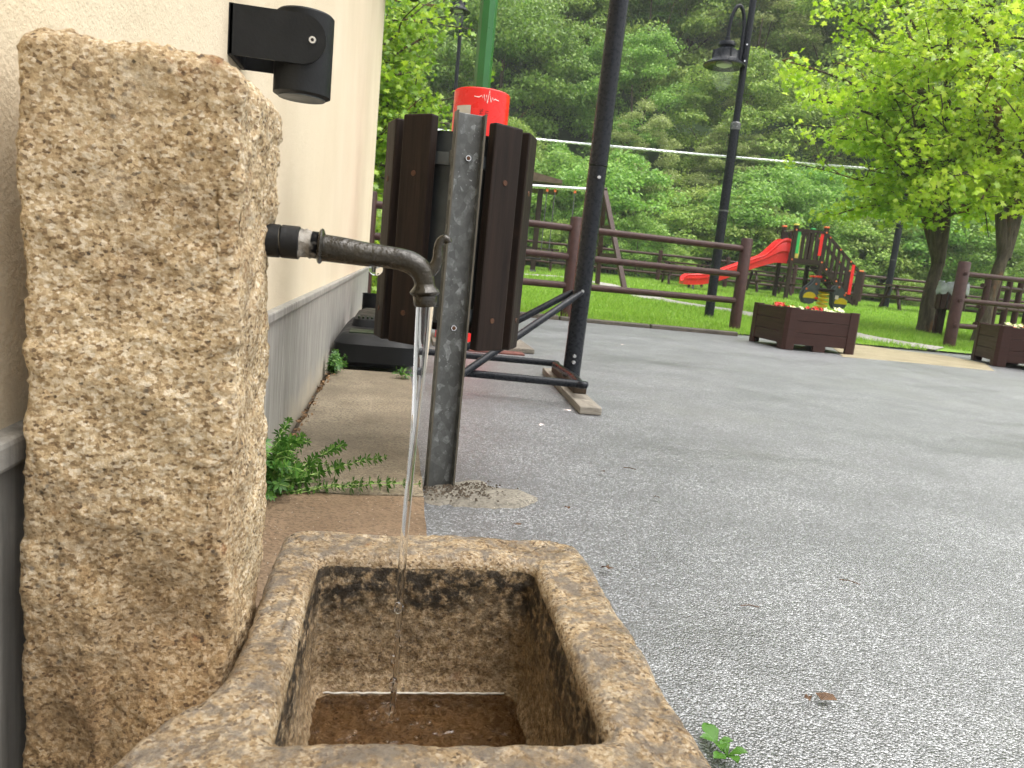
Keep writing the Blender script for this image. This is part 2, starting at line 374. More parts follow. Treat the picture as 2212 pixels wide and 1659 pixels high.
def m_thin():
    t = NT('lamp_glass'); t.p.inputs['Roughness'].default_value = .05; t.p.inputs['Base Color'].default_value = (.8, .85, .85, 1); tr_ = t.n.new('ShaderNodeBsdfTransparent'); mx = t.n.new('ShaderNodeMixShader'); mx.inputs[0].default_value = .08
    t.link(tr_.outputs[0], mx.inputs[1]); t.link(t.p.outputs[0], mx.inputs[2]); t.link(mx.outputs[0], t.out.inputs[0]); return t.m
M['glass'] = m_thin()
def m_pool():
    t = NT('pool_water'); p = t.p; p.inputs['Transmission Weight'].default_value = 1; p.inputs['IOR'].default_value = 1.33
    t.p.inputs['Specular IOR Level'].default_value = 1.; return t.done((.55, .41, .28), .0, 0, t.bump(t.noise(40, 2, .5, dist=.7), .9, .01))
M['pool'] = m_pool()

# ================================================================== SETTING
# asphalt square, lawn, hillside
KA, KB = gp(1120, 684), gp(1640, 731)              # kerb front line
def kerb_y(x): return KA.y + (KB.y-KA.y)*(x-KA.x)/(KB.x-KA.x)
m = MB(); m.add([(-14, -8, 0), (45, -8, 0), (45, 7.9, 0), (-14, 7.9, 0)], [(0, 1, 2, 3)])
obj('asphalt_pavement', m, M['asphalt'], kind='structure')
m = MB(); xs = [-30+i*1.5 for i in range(70)]; ss = [7.72, 8.1] + [8.6+i*1.4 for i in range(16)]
m.add([(x, y, max(terr(x, y), .0)+(.022 if y < 8.2 else .02)) for y in ss for x in xs],
      [(j*70+i, j*70+i+1, (j+1)*70+i+1, (j+1)*70+i) for j in range(len(ss)-1) for i in range(69)])
obj('lawn', m, M['lawn'], kind='structure', smooth=True)
m = MB(); nl, ns = 70, 60; q = []
for j in range(ns):
    s = 27 + 125*j/(ns-1)
    for i in range(nl):
        l = -90+190*i/(nl-1); p = VH*s+VR*l; z = terr(p.x, p.y)-.1+1.4*noise.noise(Vector((p.x*.05, p.y*.05, 3)))*sstep(38, 55, s)
        q.append((p.x, p.y, z))
m.add(q, [(j*nl+i, j*nl+i+1, (j+1)*nl+i+1, (j+1)*nl+i) for j in range(ns-1) for i in range(nl-1)])
obj('hillside', m, M['forest_floor'], kind='structure', smooth=True)
# kerb of separate stones
kerb = bpy.data.objects.new('kerb', None); COL.objects.link(kerb); tag(kerb, kind='structure')
kd = (KB-KA).normalized(); kn = Vector((-kd.y, kd.x, 0)); x = -3.2; k = 0
while x < 3.6:
    ln = .98; a = Vector((x, kerb_y(x), 0)); b = a+kd*(ln-.012); m = MB()
    m.bar(a+kn*.05+Vector((0,0,.0)), b+kn*.05, .09, .09+.008*math.sin(k*2.1)); obj('kerb_stone', m, M['kerb'], kerb, bevel=.012); x += ln; k += 1
# path and apron
PATH = [(1100, 594), (1210, 600), (1299, 615), (1350, 632), (1418, 650), (1486, 661), (1560, 672), (1627, 684), (1740, 706), (1851, 731), (1930, 745), (2030, 759)]
pp = [lawn_pt(*q) for q in PATH]; L_, R_ = [], []
fine = []
for i in range(len(pp)-1):
    for j in range(6): fine.append(pp[i].lerp(pp[i+1], j/6))
fine.append(pp[-1])
def path_dist(x, y): return min((x-p.x)**2+(y-p.y)**2 for p in fine)**.5
m = MB(); q = []
for i, p in enumerate(fine):
    d = (fine[min(i+1, len(fine)-1)]-fine[max(i-1, 0)]); n = Vector((-d.y, d.x, 0)).normalized()
    w = .40+.06*noise.noise(Vector((i*.7, 0, 0)))
    for sgn in (-1, 1):
        e = p+n*w*sgn; q.append((e.x, e.y, terr(e.x, e.y)+.034))
m.add(q, [(2*i, 2*i+1, 2*i+3, 2*i+2) for i in range(len(fine)-1)])
obj('gravel_path', m, M['path'], kind='structure', smooth=True)
AP = [gp(1820, 766, .02), gp(1960, 778, .02), gp(2080, 790, .02), gp(2150, 797, .02), gp(2130, 782, .02), gp(2040, 765, .02), gp(1930, 752, .02), gp(1845, 740, .02), gp(1790, 738, .02)]
m = MB(); m.prism([(p.x, p.y) for p in AP], (0, 0, -.02), (1, 0, 0), (0, 1, 0), (0, 0, .026))
obj('concrete_apron', m, M['apron'], kind='structure', bevel=.01)

# concrete strip along the wall: two slabs
strip = bpy.data.objects.new('paving_strip', None); COL.objects.link(strip); tag(strip, kind='structure')
J = gp(750, 1066, .03).y; XS = .088
def slab(y0, y1, mat, label, chop):
    m = MB(); x0 = -.235; nx, ny = 14, 30; q = []
    for j in range(ny+1):
        for i in range(nx+1):
            xx = x0+(XS-x0)*i/nx; yy = y0+(y1-y0)*j/ny
            if i == nx: xx += .004*noise.noise(Vector((yy*9, 3, 1)))-.03*sstep(1-.05, 1, j/ny)*chop
            if i == 0: xx += .02*noise.noise(Vector((yy*7, 1, 1)))
            q.append((xx, yy, .03+.003*noise.noise(Vector((xx*8, yy*8, 0)))))
    tops = [(j*(nx+1)+i, j*(nx+1)+i+1, (j+1)*(nx+1)+i+1, (j+1)*(nx+1)+i) for j in range(ny) for i in range(nx)]
    n0 = len(q); edge = [i for i in range(nx+1)] + [(j+1)*(nx+1)-1 for j in range(1, ny+1)] + [ny*(nx+1)+i for i in range(nx-1, -1, -1)] + [j*(nx+1) for j in range(ny-1, 0, -1)]
    q += [(q[e][0], q[e][1], -.02) for e in edge]; ne = len(edge)
    m.add(q, tops+[(edge[k], n0+k, n0+(k+1) % ne, edge[(k+1) % ne]) for k in range(ne)])
    o = obj('paving_slab', m, mat, strip, smooth=True); o['label'] = label
slab(.82, J-.004, M['slab_brown'], 'rust brown stained concrete slab behind the trough', 0)
slab(J+.004, 3.12, M['slab_tan'], 'pale tan concrete slab running up to the black plastic base', 1)

# building
WX = -.272
hw = thing('house', (WX, 0, 0), 'cream plastered house wall with grey stone plinth at the left', 'house')
YE = 7.1
m = MB(); m.box((-3, (YE-6)/2, 1.7), (6, YE+6, 3.4)); obj('wall', m, M['plaster'], hw)
y0 = -6
while y0 < YE-.1:
    y1 = min(y0+2.62, YE+.006)
    m = MB(); m.box((.004, (y0+y1)/2, .17), (.016, y1-y0-.004, .37)); obj('stone_panel', m, M['clad'], hw, bevel=.002); y0 = y1
m = MB(); m.box((.007, (YE-6)/2, .366), (.024, YE+6.012, .022)); obj('plinth_cap', m, M['clad'], hw, bevel=.004)
m = MB(); m.box((-2.85, (YE-6)/2+.1, 3.36), (6.3, YE+6.6, .12)); obj('roof', m, M['roof'], hw)
g = MB(); gz_ = aty(900, 2, YE+.15).z
g.tube([(.24, -6, gz_+.06), (.24, YE+.2, gz_+.06)], .06, 16); obj('gutter', g, M['black_plastic'], hw, smooth=True)
g = MB(); g.box((.1, (YE-6)/2+.1, gz_+.13), (.36, YE+6.6, .03)); obj('eave_board', g, M['block'], hw)
# litter in the crack between slab and wall
V, F = [], []
for i in range(700):
    y = random.uniform(.9, 3.2); x = WX+.02+abs(random.gauss(0, .014))+.006; z = .012+random.random()*.028
    if random.random() > .3+.7*sstep(-.2, .25, noise.noise(Vector((y*4, 0, 5)))): continue
    a = Vector((random.gauss(0, 1), random.gauss(0, 1), random.gauss(0, .5))).normalized()*random.uniform(.004, .012)
    b = a.cross(Vector((random.gauss(0, 1), random.gauss(0, 1), random.gauss(0, 1)))).normalized()*random.uniform(.002, .006)
    c = Vector((x, y, z)); n = len(V); V += [c-a, c+b, c+a, c-b]; F.append((n, n+1, n+2, n+3))
m = MB(); m.add(V, F); obj('leaf_litter', m, [M['debris']], kind='stuff', label='brown leaf litter in the crack between slab and wall', cat='leaf litter')
m = MB(); m.box((WX+.032, 2.0, .008), (.03, 2.4, .012)); obj('soil_joint', m, M['soil'], kind='structure')

# ================================================================== FOUNTAIN
def rrect(x0, x1, y0, y1, r, n):
    """n points round a rounded rectangle, evenly spaced, starting at the middle of the front side"""
    w, h = x1-x0-2*r, y1-y0-2*r; per = 2*w+2*h+2*math.pi*r; segs = [w/2, math.pi*r/2, h, math.pi*r/2, w, math.pi*r/2, h, math.pi*r/2, w/2]; out = []
    for i in range(n):
        d = per*i/n; k = 0
        while d > segs[k] and k < 8: d -= segs[k]; k += 1
        a = d/r if r else 0
        if k == 0: p = ((x0+x1)/2+d, y0)
        elif k == 1: p = (x1-r+r*math.sin(a), y0+r-r*math.cos(a))
        elif k == 2: p = (x1, y0+r+d)
        elif k == 3: p = (x1-r+r*math.cos(a), y1-r+r*math.sin(a))
        elif k == 4: p = (x1-r-d, y1)
        elif k == 5: p = (x0+r-r*math.sin(a), y1-r+r*math.cos(a))
        elif k == 6: p = (x0, y1-r-d)
        elif k == 7: p = (x0+r-r*math.cos(a), y0+r-r*math.sin(a))
        else: p = (x0+r+d, y0)
        out.append(p)
    return out
def fr(p, s, a, oct_=4):
    t = 0; q = Vector(p)*s
    for k in range(oct_): t += noise.noise(q)*a; q = q*2.13+Vector((3.1, 1.7, .4)); a *= .55
    return t
def ridge(p, s, a):
    q = Vector(p)*s; return a*(noise.voronoi(q)[0][1]-noise.voronoi(q)[0][0]-.25)
# pillar
PX0, PX1, PY0, PY1, PZ = aty(42, 800, .53).x, -.107, .533, .682, .645
N = 300; rows = []
for j in range(236): rows.append(('s', PZ*j/235))
for j in range(1, 16): rows.append(('t', j/15))
base = rrect(PX0, PX1, PY0, PY1, .007, N); cxp, cyp = (PX0+PX1)/2, (PY0+PY1)/2
vv, ff = [], []
for kind, t in rows:
    for (x, y) in base:
        if kind == 's': z = t; sh = 1
        else: z = PZ; sh = 1-t
        px, py = cxp+(x-cxp)*sh, cyp+(y-cyp)*sh
        tp = sstep(.53, PZ, z)
        fx, fy = (px-PX0)/(PX1-PX0), (py-PY0)/(PY1-PY0)
        P = Vector((px, py, z))
        # outline: worn right shoulder, low right side, bulging foot towards the front
        z2 = z - tp*(.006*max(0, fx-.85)/.15 + fr((px, py, 1), 22, .004, 3))
        if kind == 't': z2 -= .012*(1-sh)*0
        frontness = 1-sstep(0, .5, fy); rightness = sstep(.6, 1, fx)
        py2 = py - frontness*(.050*(1-sstep(.08, .27, z))*sstep(.15, .8, fx) + .010*(1-sstep(.1, .4, z)))
        lx = PX0+.47*(PX1-PX0)+.010*math.sin(z*23)+.006*noise.noise(Vector((z*30, 0, 0)))
        py2 += frontness*.008*sstep(-.005, .005, px-lx)*(1-sstep(.24, .31, z))
        px2 = px + rightness*(-.002*sstep(.5, .62, z) + .003*(1-sstep(.20, .42, z)) + .003*fr((0, py*2, z), 9, 1, 2))
        d = fr(P, 8, .0034, 2) + fr(P, 60, .0015, 4) + fr(P, 220, .0011, 2) + ridge(P+Vector((fr(P, 20, .03, 2), 0, 0)), 9, .0035) + .0022*sstep(-.06, .12, fr(P+Vector((.3, 0, .1)), 9, 1, 2)) - .0016*sstep(.0, .08, fr(P+Vector((1.3, 2, .1)), 17, 1, 2)) + fr(P, 150, .0012, 2)
        nx, ny = 0, 0
        if abs(x-PX1) < .013: nx = 1
        if abs(x-PX0) < .013: nx = -.5
        if abs(y-PY0) < .013: ny = -1
        if abs(y-PY1) < .013: ny = .6
        if kind == 't': nx *= sh; ny *= sh; z2 += d*.9
        rounding = tp*max(0, (z-(PZ-.012))/.012)**2*.006
        vv.append((px2+nx*(d-rounding), py2+ny*(d-rounding), z2))
nr = len(rows)
for j in range(nr-1):
    for i in range(N): ff.append((j*N+i, j*N+(i+1) % N, (j+1)*N+(i+1) % N, (j+1)*N+i))
m = MB(); m.add(vv, ff)
obj('stone_pillar', m, M['granite'], smooth=False, label='rough tan granite pillar carrying the spout against the wall', cat='stone pillar')
bpy.data.objects['stone_pillar'].data.polygons.foreach_set('use_smooth', [True]*len(ff))

# trough
RIM = .22; OX0, OX1, OY0, OY1 = -.100, .229, .330, .806; IX0, IX1, IY0, IY1 = -.057, .165, .441, .735
N = 420; outer = rrect(OX0, OX1, OY0, OY1, .022, N); LEFTX = lambda y: -.050*(1-sstep(.41, .52, y)); inner = rrect(IX0, IX1, IY0, IY1, .014, N)
prof = [(0, z) for z in np.linspace(0, RIM-.011, 34)]
for k in range(1, 7): a = math.pi/2*k/6; prof.append(('o', .011*(1-math.cos(a)), RIM-.011+.011*math.sin(a)))
for k in range(1, 17): prof.append(('m', k/17, RIM))
for k in range(0, 6): a = math.pi/2*k/5; prof.append(('i', .013*(1-math.sin(a)), RIM-.013+.013*math.cos(a)))
for z in np.linspace(RIM-.018, .052, 40): prof.append(('w', 0, z))
for k in range(1, 22): prof.append(('f', k/21, .046))
vv, ff, mi = [], [], []
ccx, ccy = (IX0+IX1)/2, (IY0+IY1)/2
for pr in prof:
    for i in range(N):
        ox, oy = outer[i]; ix, iy = inner[i]
        dn = Vector((ox-(OX0+OX1)/2, oy-(OY0+OY1)/2, 0))
        onx = 1 if abs(ox-OX1) < .02 else (-1 if abs(ox-OX0) < .02 else 0); ony = 1 if abs(oy-OY1) < .02 else (-1 if abs(oy-OY0) < .02 else 0)
        lw = LEFTX(oy)*max(0, (OX1-ox)/(OX1-OX0)-.6)/.4
        if pr[0] == 0: x, y, z = ox+lw, oy, pr[1]; n = Vector((onx, ony, 0))
        elif pr[0] == 'o': x, y, z = ox+lw-onx*pr[1], oy-ony*pr[1], pr[2]; n = Vector((onx*.6, ony*.6, .7))
        elif pr[0] == 'm':
            t = pr[1]; a = (ox+lw-onx*.011, oy-ony*.011)
            inx = 1 if abs(ix-IX1) < .012 else (-1 if abs(ix-IX0) < .012 else 0); iny = 1 if abs(iy-IY1) < .012 else (-1 if abs(iy-IY0) < .012 else 0)
            b = (ix+inx*.013, iy+iny*.013)
            x, y, z = a[0]+(b[0]-a[0])*t, a[1]+(b[1]-a[1])*t, RIM; n = Vector((0, 0, 1))
        else:
            inx = 1 if abs(ix-IX1) < .012 else (-1 if abs(ix-IX0) < .012 else 0); iny = 1 if abs(iy-IY1) < .012 else (-1 if abs(iy-IY0) < .012 else 0)
            if pr[0] == 'i': x, y, z = ix+inx*pr[1], iy+iny*pr[1], pr[2]; n = Vector((-inx*.6, -iny*.6, .7))
            elif pr[0] == 'w': x, y, z = ix-(ix-ccx)*.10*(1-sstep(.05, .09, pr[2])), iy-(iy-ccy)*.10*(1-sstep(.05, .09, pr[2])), pr[2]; n = Vector((-inx, -iny, 0))
            else: t = pr[1]; e = .9*(1-t); x, y, z = ccx+(ix-ccx)*e, ccy+(iy-ccy)*e, pr[2]; n = Vector((0, 0, 1))
        P = Vector((x, y, z)); d = fr(P, 12, .0030, 2)+fr(P, 80, .0014, 3)
        if pr[0] in ('m', 'o'): d += fr(P, 9, .002, 1) - .0015*max(0, noise.noise(P*45))
        if pr[0] == 'w': d += fr(P, 110, .0018, 2)
        if pr[0] == 'f': d = d*.6
        vv.append(tuple(P+n*d))
for j in range(len(prof)-1):
    for i in range(N): ff.append((j*N+i, j*N+(i+1) % N, (j+1)*N+(i+1) % N, (j+1)*N+i)); mi.append(1 if prof[j+1][0] in ('w', 'f') else 0)
m = MB(); m.add(vv, ff); tr = obj('stone_trough', m, [M['granite_trough'], M['granite_inside']], label='low square granite trough with worn rim catching the water', cat='trough')
tr.data.polygons.foreach_set('material_index', mi); tr.data.polygons.foreach_set('use_smooth', [True]*len(ff))
# water lying in the trough
m = MB(); nx = 40; q = []
xa, xb, ya, yb = IX0-.006, IX1+.006, IY0-.006, IY1+.006; _l = gp(842, 1560, .068); LX, LY = _l.x, _l.y
for j in range(nx+1):
    for i in range(nx+1):
        x = xa+(xb-xa)*i/nx; y = ya+(yb-ya)*j/nx; r = math.hypot(x-LX, y-LY); q.append((x, y, .068+.0012*math.cos(r*420)*math.exp(-r*28)))
m.add(q, [(j*(nx+1)+i, j*(nx+1)+i+1, (j+1)*(nx+1)+i+1, (j+1)*(nx+1)+i) for j in range(nx) for i in range(nx)])
obj('water', m, M['pool'], kind='structure', smooth=True)

# spout
YS = .668
def sp(u, v): p = aty(u, v, YS); return p
spo = thing('water_spout', sp(575, 520), 'dark iron spout with hooked tip screwed into the granite pillar', 'spout'); SL = spo.location
def loc(p): return Vector(p)-SL
K_ = YS/FPX*1.02
def catmull(pts, rad, n=6):
    P, Rr = [], []
    for i in range(len(pts)-1):
        p0, p1, p2, p3 = pts[max(i-1, 0)], pts[i], pts[i+1], pts[min(i+2, len(pts)-1)]
        for k in range(n):
            t = k/n; P.append(.5*((2*p1)+(p2-p0)*t+(2*p0-5*p1+4*p2-p3)*t*t+(3*p1-p0-3*p2+p3)*t**3)); Rr.append(rad[i]+(rad[i+1]-rad[i])*t)
    P.append(pts[-1]); Rr.append(rad[-1]); return P, Rr
# coupling: two sleeves
m = MB(); a, b = loc(sp(545, 516)), loc(sp(606, 521)); m.tube([a, a.lerp(b, .97), b], [33*K_, 33*K_, 31*K_], 28); obj('coupling', m, M['fitting'], spo, smooth=True)
m = MB(); a, b = loc(sp(607.5, 521)), loc(sp(648, 525)); m.tube([a, a.lerp(b, .06), a.lerp(b, .95), b], [31*K_, 33*K_, 33*K_, 30*K_], 28); obj('coupling', m, M['fitting'], spo, smooth=True)
m = MB(); a, b = loc(sp(606, 521)), loc(sp(608, 521)); m.tube([a, b], [32*K_]*2, 28); obj('brass_ring', m, M['galv_edge'], spo, smooth=True)
m = MB(); a, b = loc(sp(647, 525)), loc(sp(689, 531)); pts = [a.lerp(b, i/12) for i in range(13)]; m.tube(pts, [(29-5*i/12)*K_ for i in range(13)], 28)
for i, v in enumerate(m.v): m.v[i] = tuple(Vector(v)+Vector((0, 0, 1))*fr(v, 160, .0022, 3)+Vector((0, 1, 0))*fr(v, 170, .0018, 2))
obj('sealing_tape', m, M['tape'], spo, smooth=True)
m = MB(); a, b = loc(sp(672, 528)), loc(sp(690, 531)); pts = [a.lerp(b, i/18) for i in range(19)]; m.tube(pts, [(26+1.6*(i % 2))*K_ for i in range(19)], 28); obj('thread', m, M['fitting'], spo, smooth=True)
m = MB(); a, b = loc(sp(686, 531)), loc(sp(700, 533)); pts = [a.lerp(b, t) for t in (0, .25, .5, .75, 1)]; m.tube(pts, [r*K_ for r in (27, 34, 36, 34, 27)], 32); obj('collar', m, M['iron'], spo, smooth=True)
cl = [(697, 535), (740, 541), (792, 549.5), (846, 556.5), (884, 566), (908, 583), (916, 605), (918, 624)]; rd = [27.5, 26.5, 24.5, 22.5, 23.5, 24, 21.5, 20.5]
P, Rr = catmull([loc(sp(*c)) for c in cl], [r*K_ for r in rd], 8); m = MB(); m.tube(P, Rr, 32); body = obj('pipe', m, M['iron'], spo, smooth=True)
# nozzle: flared lip and ring
m = MB(); ax = (loc(sp(919, 666))-loc(sp(917, 610))); o0 = loc(sp(917, 608)); pts = [o0+ax*t for t in (0, .14, .24, .33, .40, .46, .52, .57)]
m.tube(pts, [r*K_ for r in (20, 21.5, 24.5, 29, 31.5, 31, 28, 24)], 32); obj('nozzle_lip', m, M['iron'], spo, smooth=True)
m = MB(); pts = [o0+ax*t for t in (.55, .58, .9, .97)]; m.tube(pts, [r*K_ for r in (24, 25, 24, 21)], 32); obj('nozzle_ring', m, M['iron'], spo, smooth=True)
hk = [(925, 592), (938, 578), (945, 560), (946, 540), (950, 524), (958, 516), (966, 518), (969, 525)]; rd = [12, 12, 11, 9.5, 9, 8.5, 8.5, 8]
P, Rr = catmull([loc(sp(*c)) for c in hk], [r*K_ for r in rd], 6); m = MB(); m.tube(P, Rr, 16); obj('hook', m, M['iron'], spo, smooth=True)
# falling water
a = sp(919, 655); top, bot = Vector((a.x, YS, a.z)), Vector((LX, LY, .068)); m = MB(); n = 90; k = 22; q = []
for j in range(n):
    t = j/(n-1); c = top.lerp(bot, t); c.x += .0016*math.sin(t*9)*t; w = .0082*(1-.42*sstep(0, .35, t)-.22*sstep(.3, 1, t)); th0 = .3+t*3.4
    if t > .74: w *= 1-.35*max(0, math.sin((t-.74)*52))
    flat = .62+.3*t
    for i in range(k):
        th = 2*math.pi*i/k; e, f = w*math.cos(th), w*flat*math.sin(th)*(1+.18*math.sin(3*th+t*8))
        q.append((c.x+e*math.cos(th0)-f*math.sin(th0), c.y+e*math.sin(th0)+f*math.cos(th0), c.z))
m.add(q, [(j*k+i, j*k+(i+1) % k, (j+1)*k+(i+1) % k, (j+1)*k+i) for j in range(n-1) for i in range(k)] + [tuple(range(k))[::-1], tuple(range((n-1)*k, n*k))])
ws = obj('water_stream', m, M['water'], smooth=True, label='clear thin stream of water falling from the spout', cat='water stream')
def bead(p, r, sx=1., sz=1.):
    mm = MB(); mm.lathe([(max(.0001, r*math.sin(math.pi*i/8)*sx), r*math.cos(math.pi*i/8)*sz) for i in range(9)], p, 14); return mm
for k in range(5):
    t = .70+.065*k; c = top.lerp(bot, t)+Vector((random.gauss(0, .0012), -.003, 0)); obj('droplet', bead(c, random.uniform(.0026, .0046), 1, random.uniform(1.2, 2)), M['water'], ws, smooth=True)
for k in range(16):
    a = random.uniform(0, 6.28); d_ = abs(random.gauss(.012, .012))+.004; rr = random.uniform(.0016, .0042)
    obj('bubble', bead(Vector((LX+d_*math.cos(a), LY+d_*math.sin(a), .0683)), rr, 1, .8), M['water'], ws, smooth=True)
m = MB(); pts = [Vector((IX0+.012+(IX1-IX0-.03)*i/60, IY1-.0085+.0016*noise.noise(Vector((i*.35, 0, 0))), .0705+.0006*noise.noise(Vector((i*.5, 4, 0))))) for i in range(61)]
m.tube(pts, [.0009+.0008*abs(noise.noise(Vector((i*.9, 2, 2)))) for i in range(61)], 6); obj('waterline_glint', m, simple('waterline_glint', (.55, .52, .46), .4, 0, .3, 90), tr, smooth=True)  # pale strip added to stand for the bright reflection line at the back waterline
dp = sp(812, 579); m = MB(); m.lathe([(.0001, .0065), (.002, .006), (.0046, .0035), (.0064, 0), (.006, -.003), (.0036, -.0058), (.0001, -.0068)], dp, 18)
obj('water_drop', m, M['water'], smooth=True, label='single water drop hanging below the spout pipe', cat='water drop')
# wall lamp
wl = thing('wall_lamp', (WX, 1.27, .80), 'black cylindrical wall lamp on a bracket above the pillar', 'wall lamp'); LY0 = 1.27
pl = lambda u, v, dy=0: aty(u, v, LY0+dy)-wl.location
pc = aty(656, 128, LY0); R0 = .044; cc = Vector((pc.x-WX, 0, pc.z-.80))
m = MB(); m.lathe([(R0-.006, -.058), (R0, -.055), (R0, .063), (R0-.003, .066)], cc, 40); obj('housing', m, M['black'], wl, smooth=True)
m = MB(); m.lathe([(R0-.008, -.060), (R0-.008, -.056)], cc, 40); obj('diffuser', m, M['liner'], wl, smooth=True)
arm_z = cc.z+.018; al = cc.x+.002
for s_ in (-1, 1):
    m = MB(); poly = [(0, -.036), (al, -.036)] + [(al+.036*math.sin(a), -.036*math.cos(a)) for a in [math.pi*i/16 for i in range(1, 16)]] + [(al, .036), (0, .036)]
    m.prism(poly, (0, s_*(R0+.003)-.002, arm_z), (1, 0, 0), (0, 0, 1), (0, .004, 0)); arm = obj('bracket_arm', m, M['black'], wl)
    m = MB(); m.tube([(al+.016, s_*(R0+.003), arm_z), (al+.016, s_*(R0+.0075), arm_z)], [.0062, .0052], 16); obj('screw', m, M['steel'], arm, smooth=True)
    m = MB(); m.tube([(al+.016, s_*(R0+.0072), arm_z), (al+.016, s_*(R0+.0082), arm_z)], [.0026, .0026], 6); obj('screw_socket', m, M['ink'], arm)
m = MB(); m.box((.004, 0, arm_z), (.008, 2*R0+.01, .074)); obj('wall_plate', m, M['black'], wl, bevel=.002)
m = MB(); m.tube([(.004, 0, arm_z-.012), (al-R0+.02, 0, arm_z-.012)], .012, 12); obj('cable_gland', m, M['black'], wl, smooth=True)

# ================================================================== LITTER BIN
pb = gp(945, 1052, .0); BT = math.radians(10)
bn = thing('litter_bin', (pb.x, pb.y, 0), 'round litter bin of dark wooden slats on a galvanised post', 'litter bin', rz=BT)
wv, fl, th, hp = .066, .026, .004, .838
m = MB(); prof = [(-wv/2, -fl), (-wv/2+th, -fl), (-wv/2+th, -th), (wv/2-th, -th), (wv/2-th, -fl), (wv/2, -fl), (wv/2, 0), (-wv/2, 0)]
m.prism(prof, (0, 0, -.03), (1, 0, 0), (0, 1, 0), (0, 0, hp+.03)); post = obj('post', m, M['galv'], bn, bevel=.0012)
for sg in (-1, 1):
    m = MB(); m.box((sg*(wv/2-th/2), -fl-.0012, hp/2), (th*1.02, .0016, hp)); obj('flange_edge', m, M['galv_edge'], post)
for zz in (.745, .375):
    m = MB(); m.tube([(.004, -.006, zz), (.004, -th-.0065, zz)], [.0075, .0062], 14); b_ = obj('bolt', m, M['steel'], post, smooth=True)
    m = MB(); m.tube([(.004, -.0095, zz), (.004, -.0115, zz)], [.0048, .0042], 12); obj('bolt_hole', m, M['rust'], b_, smooth=True)
BR = .165; bc = Vector((.044, BR+.050, 0)); zb, zt = .325, .842
m = MB(); R1 = BR-.032; m.lathe([(R1-.004, zb+.05), (R1, zb+.05), (R1, zt-.035), (R1+.004, zt-.03), (R1-.008, zt-.03), (R1-.008, zb+.058)], bc, 40); obj('liner', m, M['liner'], bn, smooth=True)
for zz in (.75, .40):
    m = MB(); m.lathe([(BR-.024, zz-.014), (BR-.0125, zz-.014), (BR-.0125, zz+.014), (BR-.024, zz+.014), (BR-.024, zz-.014)], bc, 40); obj('hoop', m, M['liner'], bn, smooth=True)
    m = MB(); m.box((0, .027, zz), (.05, .05, .03)); obj('clamp', m, M['galv'], bn, bevel=.003)
sw, st = .082, .026
for k in range(1, 10):
    a = math.radians(36*k-14); n = Vector((math.sin(a), -math.cos(a), 0)); t_ = Vector((math.cos(a), math.sin(a), 0)); c = bc+n*BR
    dz = .006*math.sin(k*5.3); hgt = zt-zb+.008*math.sin(k*3.1)
    Mx = Matrix((t_, n, Vector((0, 0, 1)))).transposed()
    m = MB(); m.box(c+Vector((0, 0, (zb+zt)/2+dz)), (sw, st, hgt), Mx); s_ = obj('slat', m, M['slat'], bn, bevel=.004)
    for zz in (.70+.01*(k % 2), .392):
        p = c+n*(st/2)+Vector((0, 0, zz)); m = MB(); m.tube([p-n*.002, p+n*.0016], [.0072, .006], 12); obj('screw', m, M['rust'], s_, smooth=True)
# mortar patch round the post foot
m = MB(); q = [(0, 0, .011)]; kk = 44
for ring, rr in ((0, .45), (1, .85), (2, 1)):
    for i in range(kk):
        a = 2*math.pi*i/kk; r = .10*(1+.30*math.cos(a+.35)+.45*noise.noise(Vector((math.cos(a)*1.5, math.sin(a)*1.5, 4)))+.25*noise.noise(Vector((math.cos(a)*6, math.sin(a)*6, 4))))*rr
        q.append((r*math.cos(a)*1.2, r*math.sin(a), (.009, .005, -.002)[ring]+.003*noise.noise(Vector((math.cos(a)*9, math.sin(a)*9, rr*5)))))
fs = [(0, 1+i, 1+(i+1) % kk) for i in range(kk)]
for rg in range(2): fs += [(1+rg*kk+i, 1+(rg+1)*kk+i, 1+(rg+1)*kk+(i+1) % kk, 1+rg*kk+(i+1) % kk) for i in range(kk)]
m.add(q, fs); obj('mortar_patch', m, M['mortar'], smooth=True, loc=(pb.x+.045, pb.y-.045, .001), label='pale mortar patch on the asphalt round the bin post', cat='mortar patch')
V, F = [], []
for i in range(260):
    a, r = random.uniform(-2.6, .6), abs(random.gauss(.055, .03)); c = Vector((pb.x+.02+r*math.cos(a)*1.3, pb.y-.02+r*math.sin(a), .012)); s_ = random.uniform(.0015, .0045)
    n = len(V); V += [c+Vector((s_, 0, 0)), c+Vector((-s_*.5, s_, 0)), c+Vector((-s_*.6, -s_*.8, 0)), c+Vector((0, 0, s_*1.1))]; F += [(n, n+1, n+3), (n+1, n+2, n+3), (n+2, n, n+3)]
m = MB(); m.add(V, F); obj('grit', m, M['soil'], kind='stuff', label='dark grit and crumbs on the mortar by the bin post', cat='grit')

# ================================================================== BASKETBALL STAND
hb = thing('basketball_stand', (.1, 3.5, 0), 'portable black basketball stand with tubular braces and plastic base', 'basketball stand'); HL = hb.location
def hl(p): return Vector(p)-HL
